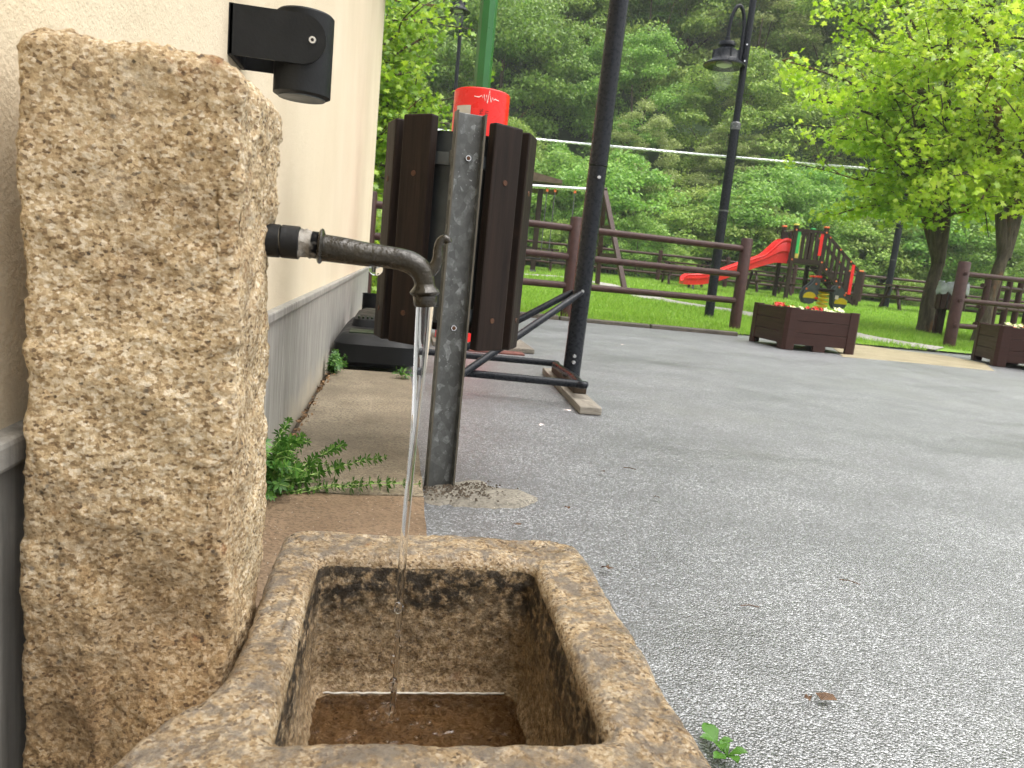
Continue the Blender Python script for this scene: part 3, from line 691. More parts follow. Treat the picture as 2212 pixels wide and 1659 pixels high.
# base: moulded tank
bx0, bx1, by0, by1 = -.245, .115, 3.17, 4.15
m = MB(); N = 72; q = []
for (ins, z) in ((.03, .034), (.0, .055), (.0, .13), (.03, .165), (.05, .172)):
    for (x, y) in rrect(bx0+ins, bx1-ins, by0+ins, by1-ins, .07, N): q.append((x-HL.x, y-HL.y, z))
m.add(q, [(j*N+i, j*N+(i+1) % N, (j+1)*N+(i+1) % N, (j+1)*N+i) for j in range(4) for i in range(N)] + [tuple(range(N))[::-1], tuple(range(4*N, 5*N))])
base = obj('base', m, M['black_plastic'], hb, smooth=True)
m = MB(); q = []
for (ins, z) in ((.05, .168), (.06, .205), (.09, .222)):
    for (x, y) in rrect(bx0+ins, bx1-ins+.02, by0+.28+ins, by1-ins, .05, N): q.append((x-HL.x, y-HL.y, z))
m.add(q, [(j*N+i, j*N+(i+1) % N, (j+1)*N+(i+1) % N, (j+1)*N+i) for j in range(2) for i in range(N)] + [tuple(range(N))[::-1], tuple(range(2*N, 3*N))])
obj('raised_lid', m, M['black_plastic'], base, smooth=True)
m = MB(); m.box((-.06-HL.x, 3.30-HL.y, .1735), (.25, .13, .006)); obj('top_panel', m, M['moss_plastic'], base, bevel=.002)
for i in range(11):
    m = MB(); m.box((-.16+i*.02-HL.x, 3.545-HL.y, .214), (.009, .05, .012)); obj('rib', m, M['moss_plastic'], base, bevel=.002)
# pole
pf = gp(1233, 815, .055); pt = aty(1338, 0, pf.y+.02); dpl = (pt-pf).normalized(); pe = pf+dpl*2.6
PR = .0395
m = MB(); m.tube([hl(pf), hl(pf+dpl*.92)], PR, 28); obj('pole', m, M['black_gloss'], hb, smooth=True)
m = MB(); m.tube([hl(pf+dpl*.924), hl(pe)], PR+.0008, 28); obj('pole', m, M['black_gloss'], hb, smooth=True)
def bolt(p, r=.009):
    m = MB(); m.tube([hl(p), hl(p+Vector((-.15, -1, 0)).normalized()*.008)], [r, r*.75], 14); obj('bolt', m, M['steel'], hb, smooth=True)
for (u, v) in ((1294, 383), (1258, 630), (1241, 769), (1239, 783)): bolt(aty(u, v, pf.y-PR-.002))
# lower U frame: near and far rods joined in front of the pole
zr = .085
r1a, r1b = gp(1010, 806, zr), gp(1252, 830, zr); r2a, r2b = gp(1008, 768, zr), gp(1175, 783, zr)
r1s = r1a+(r1a-r1b).normalized()*.13; r2s = r2a+(r2a-r2b).normalized()*.2
r2e = gp(1192, 787, zr)
m = MB(); P, Rr = catmull([hl(r1s), hl(r1b.lerp(r1a, .06)), hl(r1b), hl(gp(1240, 815, zr)), hl(gp(1215, 798, zr)), hl(gp(1200, 789, zr)), hl(r2b), hl(r2s)], [.0155]*8, 8)
m.tube(P, Rr, 14); obj('lower_frame', m, M['black_gloss'], hb, smooth=True)
btop = aty(1256, 632, pf.y-PR-.012); d1 = gp(1010, 800, .10); d1e = btop+(d1-btop)*1.18
m = MB(); m.tube([hl(btop), hl(btop+(d1e-btop)*.05), hl(btop+(d1e-btop)*.09), hl(d1e)], [.010, .012, .0155, .0155], 14); obj('brace', m, M['black_gloss'], hb, smooth=True)
b2 = btop+Vector((-.01, .10, .0)); d2 = aty(1012, 748, d1.y+.32); d2e = b2+(d2-b2)*1.1
m = MB(); m.tube([hl(b2), hl(b2+(d2e-b2)*.09), hl(d2e)], [.010, .0155, .0155], 14); obj('brace', m, M['black_gloss'], hb, smooth=True)
# boards under the pole
def board(name, a, b, w, h, z0, mat, label):
    a, b = Vector(a), Vector(b); c = (a+b)/2; d = b-a; m = MB(); m.box((0, 0, h/2), (w, d.length, h)); o = obj(name, m, mat, bevel=.004, label=label, cat='wooden board')
    o.location = (c.x, c.y, z0); o.rotation_euler = (0, 0, math.atan2(d.y, d.x)-math.pi/2); return o
ba, bb = gp(1190, 796, .03), gp(1277, 880, .03)
board('wooden_board', ba, bb, .085, .03, .001, M['board'], 'pale grey weathered board lying under the basketball pole')
board('wooden_board', ba.lerp(bb, .12)+Vector((.01, 0, 0)), ba.lerp(bb, .72)+Vector((.01, 0, 0)), .055, .028, .0315, M['block'], 'dark wooden block between the grey board and the pole foot')

# corrugated pipe near the house corner
cp = gp(800, 700, .0); cp = aty(799, 690, 4.6); cz0, cz1 = 0, aty(799, 634, 4.6).z
m = MB(); pr = []; nn = 44; r0 = 19*4.6/FPX
for i in range(nn*4):
    z = cz1*i/(nn*4-1); pr.append((r0*(1 if (i//2) % 2 else .93), z))
pr += [(r0*.85, cz1), (r0*.85, cz1-.05)]
m.lathe(pr, (0, 0, 0), 32); obj('corrugated_pipe', m, M['black_plastic'], smooth=True, loc=(cp.x, 4.6, .001), label='short black corrugated pipe standing by the house corner', cat='pipe')

# ================================================================== DEFIBRILLATOR COLUMN
dc = gp(1003, 745); ct = aty(1045, 197, dc.y); CR = .168; chh = ct.z
dfc = thing('defibrillator_column', (ct.x, dc.y+CR*.4, 0), 'tall red cylinder column with heartbeat line and green pole above', 'defibrillator column')
m = MB(); m.lathe([(CR, .03), (CR, chh-.006), (CR-.006, chh), (CR-.012, chh), (CR-.012, chh-.1)], (0, 0, 0), 64); obj('column', m, M['red'], dfc, smooth=True)
m = MB(); m.lathe([(CR-.014, chh-.08), (.001, chh-.07)], (0, 0, 0), 48); obj('lid', m, M['red'], dfc, smooth=True)
m = MB(); m.lathe([(.052, chh-.09), (.052, 4.4)], (-.005, .04, 0), 8); obj('pole', m, M['green_paint'], dfc, smooth=False)
m = MB(); m.box((.12, -.02, .0155), (.62, .5, .03)); obj('base_plate', m, M['mortar'], dfc, bevel=.006)
m = MB(); m.box((.1, -.33, .0045), (.5, .12, .008)); obj('red_strip', m, simple('worn_red_paint', (.13, .045, .035), .6, 0, .4, 20), dfc)
def oncyl(s, z, off=.0016):      # s: arc length to the right of the side facing the camera
    a = s/(CR+off)+math.atan2(dfc.location.x, dfc.location.y)*-1*0 + .10
    return Vector(((CR+off)*math.sin(a), -(CR+off)*math.cos(a), z))
hz = aty(1047, 223, dfc.location.y).z; hx0 = -.058
pulse = [(-.075, .0), (-.052, -.003), (-.04, .006), (-.034, -.004), (-.028, .012), (-.022, -.018), (-.016, .012), (-.010, -.028), (-.002, .036), (.008, -.020), (.016, .004), (.022, -.008), (.028, -.002), (.05, -.006)]
m = MB(); m.tube([oncyl(x*1.2+.012, hz+z*1.15, .0005) for x, z in pulse], .0026, 6); obj('heartbeat_line', m, M['white'], dfc)
m = MB(); q = []
pz1 = aty(1000, 236, dfc.location.y).z; pz0 = pz1-.30
for off in (.001, .005):
    for i in range(9):
        for z in (pz0, pz1): q.append(oncyl(-.20+.105*i/8, z, off))
m.add(q, [(2*i, 2*i+2, 2*i+3, 2*i+1) for i in range(8)]+[(18+2*i, 18+2*i+1, 18+2*i+3, 18+2*i+2) for i in range(8)]+[(0, 1, 19, 18), (16, 34, 35, 17)]+[(2*i+1, 2*i+3, 18+2*i+3, 18+2*i+1) for i in range(8)])
obj('metal_plate', m, M['silver'], dfc)
def text_on_cyl(txt, s0, z0, size):
    cu = bpy.data.curves.new('lettering', 'FONT'); cu.body = txt; cu.size = size; to = bpy.data.objects.new('t', cu); COL.objects.link(to)
    dg = bpy.context.evaluated_depsgraph_get(); me = bpy.data.meshes.new_from_object(to.evaluated_get(dg)); bpy.data.objects.remove(to)
    for v in me.vertices: v.co = oncyl(s0-v.co.y, z0+v.co.x, .0012)     # reads upwards
    me.materials.append(M['ink']); o = bpy.data.objects.new('lettering', me); COL.objects.link(o); o.parent = dfc
tz = aty(1035, 256, dfc.location.y).z
text_on_cyl('ML', -.022, tz-.006, .026); text_on_cyl('ITI', .012, tz-.010, .026)

# ================================================================== LAMP POSTS
def lamp_post(base, hlamp, arm, hp_, label, R=.06, lean=(0, 0)):
    t = thing('lamp_post', base, label, 'lamp post', 'lamp posts with bell shaped lanterns')
    m = MB(); m.tube([(0, 0, -.05), (0, 0, 2.55)], [R*1.02, R*.98], 20); obj('lower_pole', m, M['black_gloss'], t, smooth=True)
    m = MB(); m.tube([(0, 0, 2.56), (0, 0, hp_)], [R*.72, R*.7], 20); up_ = obj('upper_pole', m, M['black_gloss'], t, smooth=True)
    m = MB(); m.tube([(0, 0, 2.50), (0, 0, 2.58), (0, 0, 2.6)], [R*1.08, R*1.08, R*.75], 20); obj('pole_ring', m, M['galv'], t, smooth=True)
    m = MB(); m.tube([(0, 0, 1.45), (0, 0, 1.47)], [R*1.05]*2, 20); obj('pole_ring', m, M['galv'], t, smooth=True)
    if hlamp:
        A = Vector(arm); ln = A.length; d = A.normalized(); zt_ = hlamp+.49; r = ln/2; m = MB(); pts = [Vector((0, 0, zt_-.42))+d*.07, Vector((0, 0, zt_-.1))+d*.07]
        for i in range(0, 13):
            a = math.pi*i/12; pts.append(d*(.07+(ln-.07)/2*(1-math.cos(a)))+Vector((0, 0, zt_-.05+.33*math.sin(a))))
        pts.append(d*ln+Vector((0, 0, hlamp+.36)))
        m.tube(pts, .024, 12); obj('arm', m, M['black_gloss'], t, smooth=True)
        for zz in (zt_-.38, zt_-.18):
            m = MB(); m.tube([d*.02+Vector((0, -R*.7, zz)), d*.02+Vector((0, -R*.78, zz))], .011, 10); obj('bolt', m, M['steel'], up_, smooth=True)
        o = d*ln
        m = MB(); m.lathe([(.02, .38), (.035, .37), (.035, .33), (.10, .315), (.11, .29), (.11, .265), (.085, .25), (.10, .235), (.165, .20), (.17, .11), (.178, .10), (.19, .085), (.265, .035), (.265, .02), (.18, .05), (.14, .06)], o+Vector((0, 0, hlamp)), 36)
        lan = obj('lantern_hood', m, M['black_gloss'], t, smooth=True)
        m = MB(); m.lathe([(.125, .055), (.14, .02), (.138, -.05), (.125, -.13), (.095, -.21), (.05, -.265), (.004, -.28)], o+Vector((0, 0, hlamp)), 30); obj('globe', m, M['glass'], lan, smooth=True)
        m = MB(); m.lathe([(.10, .06), (.10, .03), (.05, .01), (.002, .005)], o+Vector((0, 0, hlamp)), 20); obj('reflector', m, M['silver'], lan, smooth=True)
        for i in range(8):
            a = math.pi*i/4; p = o+Vector((.168*math.cos(a), .168*math.sin(a), hlamp+.155)); m = MB(); m.box(p, (.018, .018, .1)); obj('fin', m, M['black_gloss'], lan)
    return t
lb = gp(1529, 697); ll = aty(1563, 150, lb.y)
lamp_post((lb.x, lb.y, terr(lb.x, lb.y)), ll.z-.02, (ll.x-lb.x, 0, 0), 4.9, 'black lamp post with hanging lantern between the fence and the red slide', .063)
D2 = 17.5; b2_ = fw(944, 590, D2); l2 = fw(995, 38, D2)
lamp_post((b2_.x+.08, b2_.y, terr(b2_.x, b2_.y)), l2.z-terr(b2_.x, b2_.y)-.30, (-.10, -.33, 0), l2.z+1.1, 'distant thin lamp post with lantern behind the red column', .06)
p3 = lawn_pt(1911, 667, 12, 40); lamp_post((p3.x, p3.y, p3.z), 0, None, 5, 'dark lamp pole whose top vanishes into the maple leaves', .095)

# ================================================================== FENCES
def fence_post(t, p, h, r, bolts=None):
    p = Vector(p)-t.location
    m = MB(); m.tube([p+Vector((0, 0, -.05)), p+Vector((0, 0, h-.012)), p+Vector((0, 0, h))], [r, r, r*.86], 18); o = obj('post', m, M['fence'], t, smooth=True)
    if bolts:
        for z in bolts:
            c = p+Vector((-.3, -1, 0)).normalized()*(r-.004)+Vector((0, 0, z)); d = Vector((-.3, -1, 0)).normalized(); m = MB(); m.tube([c, c+d*.014], [.027, .024], 14); b = obj('bolt_cover', m, M['fence'], o, smooth=True)
            m = MB(); m.tube([c+d*.012, c+d*.02], [.011, .010], 10); obj('bolt', m, M['fence'], b, smooth=True)
    return o
def rail(t, a, b, r):
    m = MB(); m.tube([Vector(a)-t.location, Vector(b)-t.location], r, 14); obj('rail', m, M['fence'], t, smooth=True)
q1, q2 = gp(1222, 690), gp(1585, 717); dz = Vector((0, 0, 1)); stp = q2-q1
nf = thing('fence', (q1.x, q1.y, terr(q1.x, q1.y)), 'brown three rail fence before the lawn behind the basketball pole', 'fence')
fp = [q1-stp, q1, q2]
for p in fp: p.z = terr(p.x, p.y)
for p in fp: fence_post(nf, p, 1.075, .066)
for i in range(2):
    a, b = fp[i], fp[i+1]; d = (b-a).normalized()
    for z in (.36, .66, .955): rail(nf, a+d*.03+dz*z, b-d*.03+dz*z, .037)
q3 = gp(2048, 755); q3.z = terr(q3.x, q3.y); e3 = aty(2212, 603, q3.y+.25); rd_ = Vector((1, .13, 0)).normalized()
rf = thing('fence', q3, 'brown three rail fence at the right edge behind the flower box', 'fence')
fence_post(rf, q3, 1.10, .072, (.30, .62, .95)); q4 = q3+rd_*2.2; q4.z = terr(q4.x, q4.y); fence_post(rf, q4, 1.10, .072)
for z in (.30, .62, .95): rail(rf, q3+dz*z, q4+dz*z, .034)
# far fence, posts every 145 px at the far end of the lawn
FD = 25.9
ff_ = thing('fence', fw(1419, 609, FD), 'long far brown fence at the foot of the wooded hill', 'fence')
fpos = []
for k in range(-3, 8):
    u = 1419+145*k; v = 609+14.5*k; p = fw(u, v, FD); p.z = terr(p.x, p.y)-.03; fpos.append(p)
ff_.location.z = terr(ff_.location.x, ff_.location.y)
for p in fpos: fence_post(ff_, p, 1.12, .075)
for i in range(len(fpos)-1):
    for z in (.32, .64, .97): rail(ff_, fpos[i]+dz*z, fpos[i+1]+dz*z, .045)

# picket screen and railing at right behind the fence
D4 = 10.6
pk = thing('picket_screen', fw(2150, 720, D4), 'short screen of upright brown round pickets behind the right fence', 'picket screen'); pk.location.z = terr(pk.location.x, pk.location.y)
for i in range(6):
    u = 2116+24*i; p = fw(u, 700, D4+.15*i); p.z = pk.location.z; m = MB(); a = p-pk.location; m.tube([a, a+dz*(.98+.03*(i % 2))], [.045, .042], 12); obj('picket', m, M['fence'], pk, smooth=True)
for z in (.3, .55, .85):
    a, b = fw(2105, 700, D4-.02), fw(2260, 700, D4+.85); a.z = b.z = pk.location.z+z; m = MB(); m.tube([a-pk.location, b-pk.location], .03, 10); obj('rail', m, M['fence'], pk, smooth=True)

# ================================================================== PLANTERS
def planter(c, yaw, w, d, h, label, front):
    t = thing('planter_box', (c.x, c.y, 0), label, 'planter', 'brown flower boxes', yaw)
    for i in range(3):
        z = .055+(h-.055)*i/3; hh = (h-.055)/3-.004
        for s_ in (-1, 1):
            m = MB(); m.box((0, s_*(d/2-.018), z+hh/2), (w-.10, .03, hh)); obj('plank', m, M['planter'], t, bevel=.003)
            m = MB(); m.box((s_*(w/2-.018), 0, z+hh/2), (.03, d-.10, hh)); obj('plank', m, M['planter'], t, bevel=.003)
    for sx in (-1, 1):
        for sy in (-1, 1):
            m = MB(); poly = [(0, 0), (-.11, 0), (-.11, .035), (-.035, .035), (-.035, .11), (0, .11)]; poly = [(-.03, .0), (-.11, 0), (-.11, .03), (-.05, .045), (-.03, .11), (0, .11), (0, .03)]
            m.prism([(sx*(w/2+.004+p[0]), sy*(d/2+.004-p[1])) for p in poly], (0, 0, .002), (1, 0, 0), (0, 1, 0), (0, 0, h+.004)); obj('corner_post', m, M['planter'], t, bevel=.003)
    for s_ in (-1, 1):
        m = MB(); m.box((0, s_*(d/2-.02), .03), (.12, .03, .056)); obj('foot', m, M['planter'], t)
    m = MB(); m.box((0, 0, h-.06), (w-.07, d-.07, .06)); obj('soil', m, M['soil'], t)
    return t
def flower(c, mat, name, label, grp):
    t = thing(name, c, label, 'flower', grp); q, fs = [], []
    for i in range(18):
        a = random.uniform(0, 6.28); r = random.uniform(0, .075); p = Vector((r*math.cos(a), r*math.sin(a), random.uniform(.01, .05))); d = Vector((random.gauss(0, 1), random.gauss(0, 1), random.gauss(.3, .6))).normalized()*random.uniform(.025, .05)
        e = d.cross(Vector((random.gauss(0, 1), random.gauss(0, 1), 1))).normalized()*.016; n = len(q); q += [p, p+d*.5+e, p+d, p+d*.5-e]; fs.append((n, n+1, n+2, n+3))
    m = MB(); m.add(q, fs); obj('leaves', m, M['weed'], t)
    for i in range(7):
        a = random.uniform(0, 6.28); r = random.uniform(0, .09); p = Vector((r*math.cos(a), r*math.sin(a), random.uniform(.04, .085))); m = MB(); qq = [p]; k = 5
        nn = Vector((random.gauss(0, .5), -.7+random.gauss(0, .4), 1)).normalized(); ta = nn.cross(Vector((1, .3, 0))).normalized(); tb = nn.cross(ta)
        for j in range(2*k):
            rr = .026 if j % 2 else .014; an = math.pi*j/k; qq.append(p+(ta*math.cos(an)+tb*math.sin(an))*rr+nn*.008)
        m.add(qq, [(0, 1+j, 1+(j+1) % (2*k)) for j in range(2*k)]); obj('blossom', m, mat, t)
a, b, c_ = gp(1640, 736), gp(1693, 755), gp(1843, 768); wv_ = (c_-b).length; dd = .70; yaw1 = math.atan2(c_.y-b.y, c_.x-b.x)
nrm = Vector((-math.sin(yaw1), math.cos(yaw1), 0)); pc1 = (b+c_)/2+nrm*dd/2
planter(pc1, yaw1, wv_+.03, dd, .385, 'brown plank flower box in front of the spring rider', None)
ex1 = Vector((math.cos(yaw1), math.sin(yaw1), 0))
for i, (fx, fy, kd_) in enumerate(((-.27, -.1, 0), (-.17, -.18, 1), (.0, -.2, 0), (.13, -.2, 1), (.21, -.18, 1), (-.2, .15, 0))):
    p = pc1+ex1*fx+nrm*fy+dz*.325
    flower(p, M['petal_pale' if kd_ else 'petal_red'], 'flowering_plant', ('pale yellow flowers' if kd_ else 'dark red flowers')+' in the flower box before the spring rider', 'bedding flowers in the boxes')
a, b = gp(2122, 785), gp(2180, 798); pr_ = planter(Vector((b.x+.50, b.y+.36, 0)), math.radians(-24), .78, .7, .40, 'brown plank flower box cut by the right edge of the picture', None)
for i, (du, dv_) in enumerate(((2180, 0), (2193, 1), (2208, 0))):
    p = aty(du, 716, pr_.location.y+.05*i); p.z = .345
    flower(p, M['petal_red' if i == 2 else 'petal_pale'], 'flowering_plant', ('orange red flowers' if i == 2 else 'pale yellow flowers')+' in the flower box at the right edge', 'bedding flowers in the boxes')

# ================================================================== PLAYGROUND
# slide tower: local x = picture right, local y = away
PD = 20.5; b0 = fw(1696, 646, PD); gzs = terr(b0.x, b0.y); SC = 20.5/FPX
yawv = math.atan2(VR.y, VR.x)
sl_ = thing('slide_tower', (b0.x, b0.y, gzs), 'dark wooden play tower with stairs and a red slide', 'play tower', rz=yawv)
TW, TD, TH, PHt = .82, .95, 2.05, 1.10
def pst(x, y, h, cap, z0=-.05, w=.105):
    m = MB(); m.box((x, y, (h+z0)/2), (w, w, h-z0)); o = obj('post', m, M['play'], sl_, bevel=.008)
    if cap: m = MB(); m.box((x, y, h+.022), (w+.02, w+.02, .045)); obj('post_cap', m, M[cap], o, bevel=.015)
    return o
pst(0, 0, TH, 'yellow_cap'); pst(TW, 0, TH, 'orange'); pst(0, TD, TH, 'orange'); pst(TW, TD, TH, 'play_green')
m = MB(); m.box((TW/2, TD/2, PHt-.03), (TW+.08, TD+.08, .07)); obj('platform', m, M['play'], sl_)
for y in (-.03, TD+.03):
    m = MB(); m.box((TW/2, y, PHt+.03), (TW-.1, .05, .09)); obj('beam', m, M['play'], sl_)
    m = MB(); m.box((TW/2, y, TH-.12), (TW-.1, .05, .08)); obj('beam', m, M['play'], sl_)
    for i in range(6):
        x = .10+i*.125; cm, hh = 'play', .78
        if y < 0 and i == 0: cm, hh = 'play_green', .62
        if y < 0 and i == 5: cm, hh = 'red', .62
        if y > 0 and i in (2, 3): cm = 'yellow_cap'
        m = MB(); m.box((x, y, PHt+.08+hh/2+(.12 if hh < .7 else 0)), (.085, .024, hh)); obj('panel_plank', m, M[cm], sl_, bevel=.004)
m = MB(); m.tube([(0, .05, TH-.12), (0, TD-.05, TH-.12)], .022, 10); obj('grab_bar', m, M['steel'], sl_, smooth=True)
for x, y in ((0, -.055), (TW, -.055)):
    for z in (TH-.12, PHt+.03):
        m = MB(); m.lathe([(.024, 0), (.02, .012)], (x, y, z), 10, Matrix.Rotation(math.pi/2, 3, 'X')); obj('bolt_cap', m, M['orange'], sl_, smooth=True)
# slide: channel with two high cheeks at the top
SLN = 2.78; sy0, sy1 = TD/2-.30, TD/2+.30
def sprof(t):     # x from tower, z of bed, height of cheek
    x = -.03-t*SLN
    if t < .10: z = PHt+.02
    elif t < .80: k = (t-.10)/.70; k2 = k*k*(3-2*k)*.35+k*.65; z = PHt+.02-(PHt-.30)*k2
    else: k = (t-.80)/.20; z = .32-.05*k*(2-k)
    c = .20+.40*(1-sstep(.02, .26, t)); return x, z, c
m = MB(); q = []; n = 46
for j in range(n):
    t = j/(n-1); x, z, c = sprof(t)
    if t < .05: c *= .93+.07*t/.05
    if t > .95: c *= 1-.5*((t-.95)/.05)**2
    for (y, zz) in ((sy0+.02, z-.10), (sy0+.01, z+c*.30), (sy0-.035, z+c*.38), (sy0-.035, z+c*.72), (sy0-.012, z+c*.80), (sy0-.045, z+c*.90), (sy0-.03, z+c), (sy0+.02, z+c), (sy0+.04, z+c*.7), (sy0+.06, z+.03), (sy0+.14, z), (sy1-.14, z), (sy1-.06, z+.03), (sy1-.04, z+c*.7), (sy1-.02, z+c), (sy1+.02, z+c), (sy1+.035, z+c*.7), (sy1+.03, z-.10)): q.append((x, y, zz))
k = 18; m.add(q, [(j*k+i, j*k+(i+1) % k, (j+1)*k+(i+1) % k, (j+1)*k+i) for j in range(n-1) for i in range(k)]+[tuple(range(k))[::-1], tuple(range((n-1)*k, n*k))])
sld = obj('slide', m, M['red_plastic'], sl_, smooth=True); sld['label'] = 'glossy red plastic slide with high cheeks'
for y in (sy0+.05, sy1-.05):
    m = MB(); m.box((-SLN+.25, y, .1), (.06, .06, .3)); obj('slide_leg', m, M['galv'], sl_)
# stairs to the right
SX0, SX1 = TW+.05, TW+1.12; 
pst(SX1, -.0, .98, 'orange'); pst(SX1, TD*.8, .98, 'orange')
for y in (0, TD*.8):
    a, b = Vector((SX0, y, PHt-.05)), Vector((SX1, y, .08)); m = MB(); m.bar(a, b, .06, .16); obj('stringer', m, M['play'], sl_)
    a2, b2 = Vector((SX0-.03, y, TH-.14)), Vector((SX1, y, .93)); m = MB(); m.bar(a2, b2, .05, .08); obj('hand_rail', m, M['play'], sl_)
    for i in range(7):
        t = (i+.6)/7.2; p = a.lerp(b, t); p2 = a2.lerp(b2, t); m = MB(); m.box((p.x, y-.035, (p.z+p2.z)/2+.02), (.085, .024, p2.z-p.z-.04)); obj('panel_plank', m, M['red' if (i == 5 and y == 0) else 'play'], sl_, bevel=.004)
    for t in (.1, .4, .7):
        for A, B in ((a, b), (a2, b2)):
            p = A.lerp(B, t); m = MB(); m.lathe([(.024, 0), (.02, .012)], (p.x, y-.05, p.z), 10, Matrix.Rotation(math.pi/2, 3, 'X')); obj('bolt_cap', m, M['orange'], sl_, smooth=True)
for i in range(6):
    t = (i+.5)/6; m = MB(); m.box((SX0+(SX1-SX0)*t, TD*.4, PHt-(PHt-.1)*t-.06), (.2, TD*.8-.06, .04)); obj('stair_tread', m, M['play'], sl_)

# spring rider
RD = 13.5; rp = fw(1770, 690, RD); rp.z = terr(rp.x, rp.y); RS = RD/FPX
sr = thing('spring_rider', rp, 'grey motorbike spring rider on a yellow coil behind the flower box', 'spring rider', rz=yawv)
def rz_(v, u=1770): return (fw(u, v, RD).z-rp.z)
zs0, zs1 = .02, rz_(629)
m = MB(); pts = []; turns = 6.5
for i in range(int(turns*20)+1):
    a = 2*math.pi*i/20; pts.append((.085*math.cos(a), .085*math.sin(a), zs0+(zs1-zs0)*i/(turns*20)))
m.tube(pts, .0175, 8); obj('spring', m, M['yellow'], sr, smooth=True)
m = MB(); m.box((.0, 0, zs1+.03), (.36, .2, .05)); obj('seat', m, M['play'], sr, bevel=.01)
zc = zs1
def plate(poly, nm, mat, y, th_=.03, parent=None):
    m = MB(); m.prism([(p[0], p[1]+zc) for p in poly], (0, y, 0), (1, 0, 0), (0, 0, 1), (0, th_, 0)); return obj(nm, m, M[mat], parent or sr, bevel=.004)
fwp = [(-.14, .05), (-.13, .18), (-.17, .24), (-.22, .24), (-.25, .14), (-.35, .05), (-.40, -.06), (-.40, -.14), (-.36, -.22), (-.28, -.25), (-.20, -.22), (-.16, -.14), (-.14, -.04)]
rwp = [(.13, .03), (.18, .12), (.25, .13), (.32, .06), (.36, -.06), (.41, -.16), (.38, -.25), (.30, -.30), (.21, -.29), (.16, -.22), (.15, -.12)]
for y in (-.10, .07):
    plate(fwp, 'front_wheel_panel', 'play_grey', y); plate(rwp, 'rear_wheel_panel', 'play_grey', y)
for (cx_, cz_, r) in ((-.285, -.13, .115), (.285, -.185, .115)):
    for y in (-.112,):
        arc = [(cx_+r*math.cos(a), cz_+r*math.sin(a)*.8) for a in [math.pi*i/10 for i in range(11)]]+[(cx_-r, cz_-.02), (cx_+r, cz_-.02)]
        plate([(p[0]*1, p[1]+.01) for p in arc], 'mudguard', 'yellow', y, .01)
m = MB(); m.tube([(-.19, -.25, zc+.25), (-.19, .25, zc+.25)], .022, 10); obj('handlebar', m, M['red'], sr, smooth=True)
m = MB(); m.tube([(-.18, -.2, zc-.13), (-.18, .2, zc-.13)], .02, 10); obj('foot_peg', m, M['red'], sr, smooth=True)
for (x, z) in ((-.2, .12), (-.36, .02), (.22, .1), (.34, -.03)):
    m = MB(); m.lathe([(.02, 0), (.017, .012)], (x, -.10, zc+z), 10, Matrix.Rotation(math.pi/2, 3, 'X')); obj('bolt_cap', m, M['orange'], sr, smooth=True)
m = MB(); m.box((.20, -.114, zc-.08), (.06, .006, .07)); obj('sticker', m, M['white'], sr)

# swing
WD = 16.4; s0 = fw(1306, 412, WD); s1 = fw(1100, 399, WD); gsw = terr(s0.x, s0.y)
swg = thing('swing', (s0.x, s0.y, gsw), 'brown A frame swing with a steel top bar behind the fence', 'swing'); SWL = swg.location
sl2 = lambda p: Vector(p)-SWL
m = MB(); m.tube([sl2(s0), sl2(s1+(s1-s0)*.25)], .045, 12); obj('top_bar', m, M['steel'], swg, smooth=True)
for (u, v, d) in ((1351, 628, WD-.9), (1290, 616, WD+.9)):
    f0 = fw(u, v, d); f0.z = terr(f0.x, f0.y); m = MB(); m.bar(sl2(f0), sl2(s0+(s0-f0).normalized()*.05), .10, .10, (1, 0, 0)); obj('leg', m, M['fence'], swg, bevel=.006)
fa, fb = fw(1351, 628, WD-.9), fw(1290, 616, WD+.9)
for t in (.33, .62):
    m = MB(); m.bar(sl2(fa.lerp(s0, t)), sl2(fb.lerp(s0, t)), .04, .10); obj('cross_bar', m, M['fence'], swg)
for (u0, u1, vb) in ((1196, 1225, 588),):
    pass
for du in (-85, -145):
    p = s0+(s1-s0).normalized()*(-du*WD/FPX); 
    for e in (-.22, .22):
        a = p+(s1-s0).normalized()*e; m = MB(); m.tube([sl2(a+dz*-.03), sl2(Vector((a.x, a.y, gsw+.5)))], .012, 6); obj('chain', m, M['galv'], swg)
        m = MB(); m.box(sl2(a-dz*.07), (.05, .05, .05)); obj('hanger', m, M['orange'], swg)
    m = MB(); m.box(sl2(Vector((p.x, p.y, gsw+.49))), (.46, .18, .035)); obj('seat', m, M['black_plastic'], swg, bevel=.01)

# shelter with a pitched roof, mostly behind the bin
GD = 21.; g0 = fw(1150, 592, GD); gsh = terr(g0.x, g0.y)
sh = thing('shelter', (g0.x, g0.y, gsh), 'dark timber shelter whose roof corner shows right of the bin', 'shelter', rz=yawv)
zr0 = fw(1170, 400, GD).z-gsh
for x in (0, -2.6):
    for y in (0, 2.4):
        m = MB(); m.box((x, y, (zr0)/2), (.13, .13, zr0)); p_ = obj('post', m, M['play'], sh)
        m = MB(); m.box((x, y, .06), (.18, .18, .12)); obj('post_shoe', m, M['galv'], p_)
m = MB(); m.prism([(-3.2, 0), (.55, 0), (.55, .09), (-1.3, .42), (-3.2, .09)], (0, -.5, zr0), (1, 0, 0), (0, 0, 1), (0, 3.4, 0)); obj('roof', m, M['roof'], sh)
m = MB(); m.box((-1.3, -.02, zr0-.07), (3.3, .1, .14)); obj('roof_beam', m, M['play'], sh)

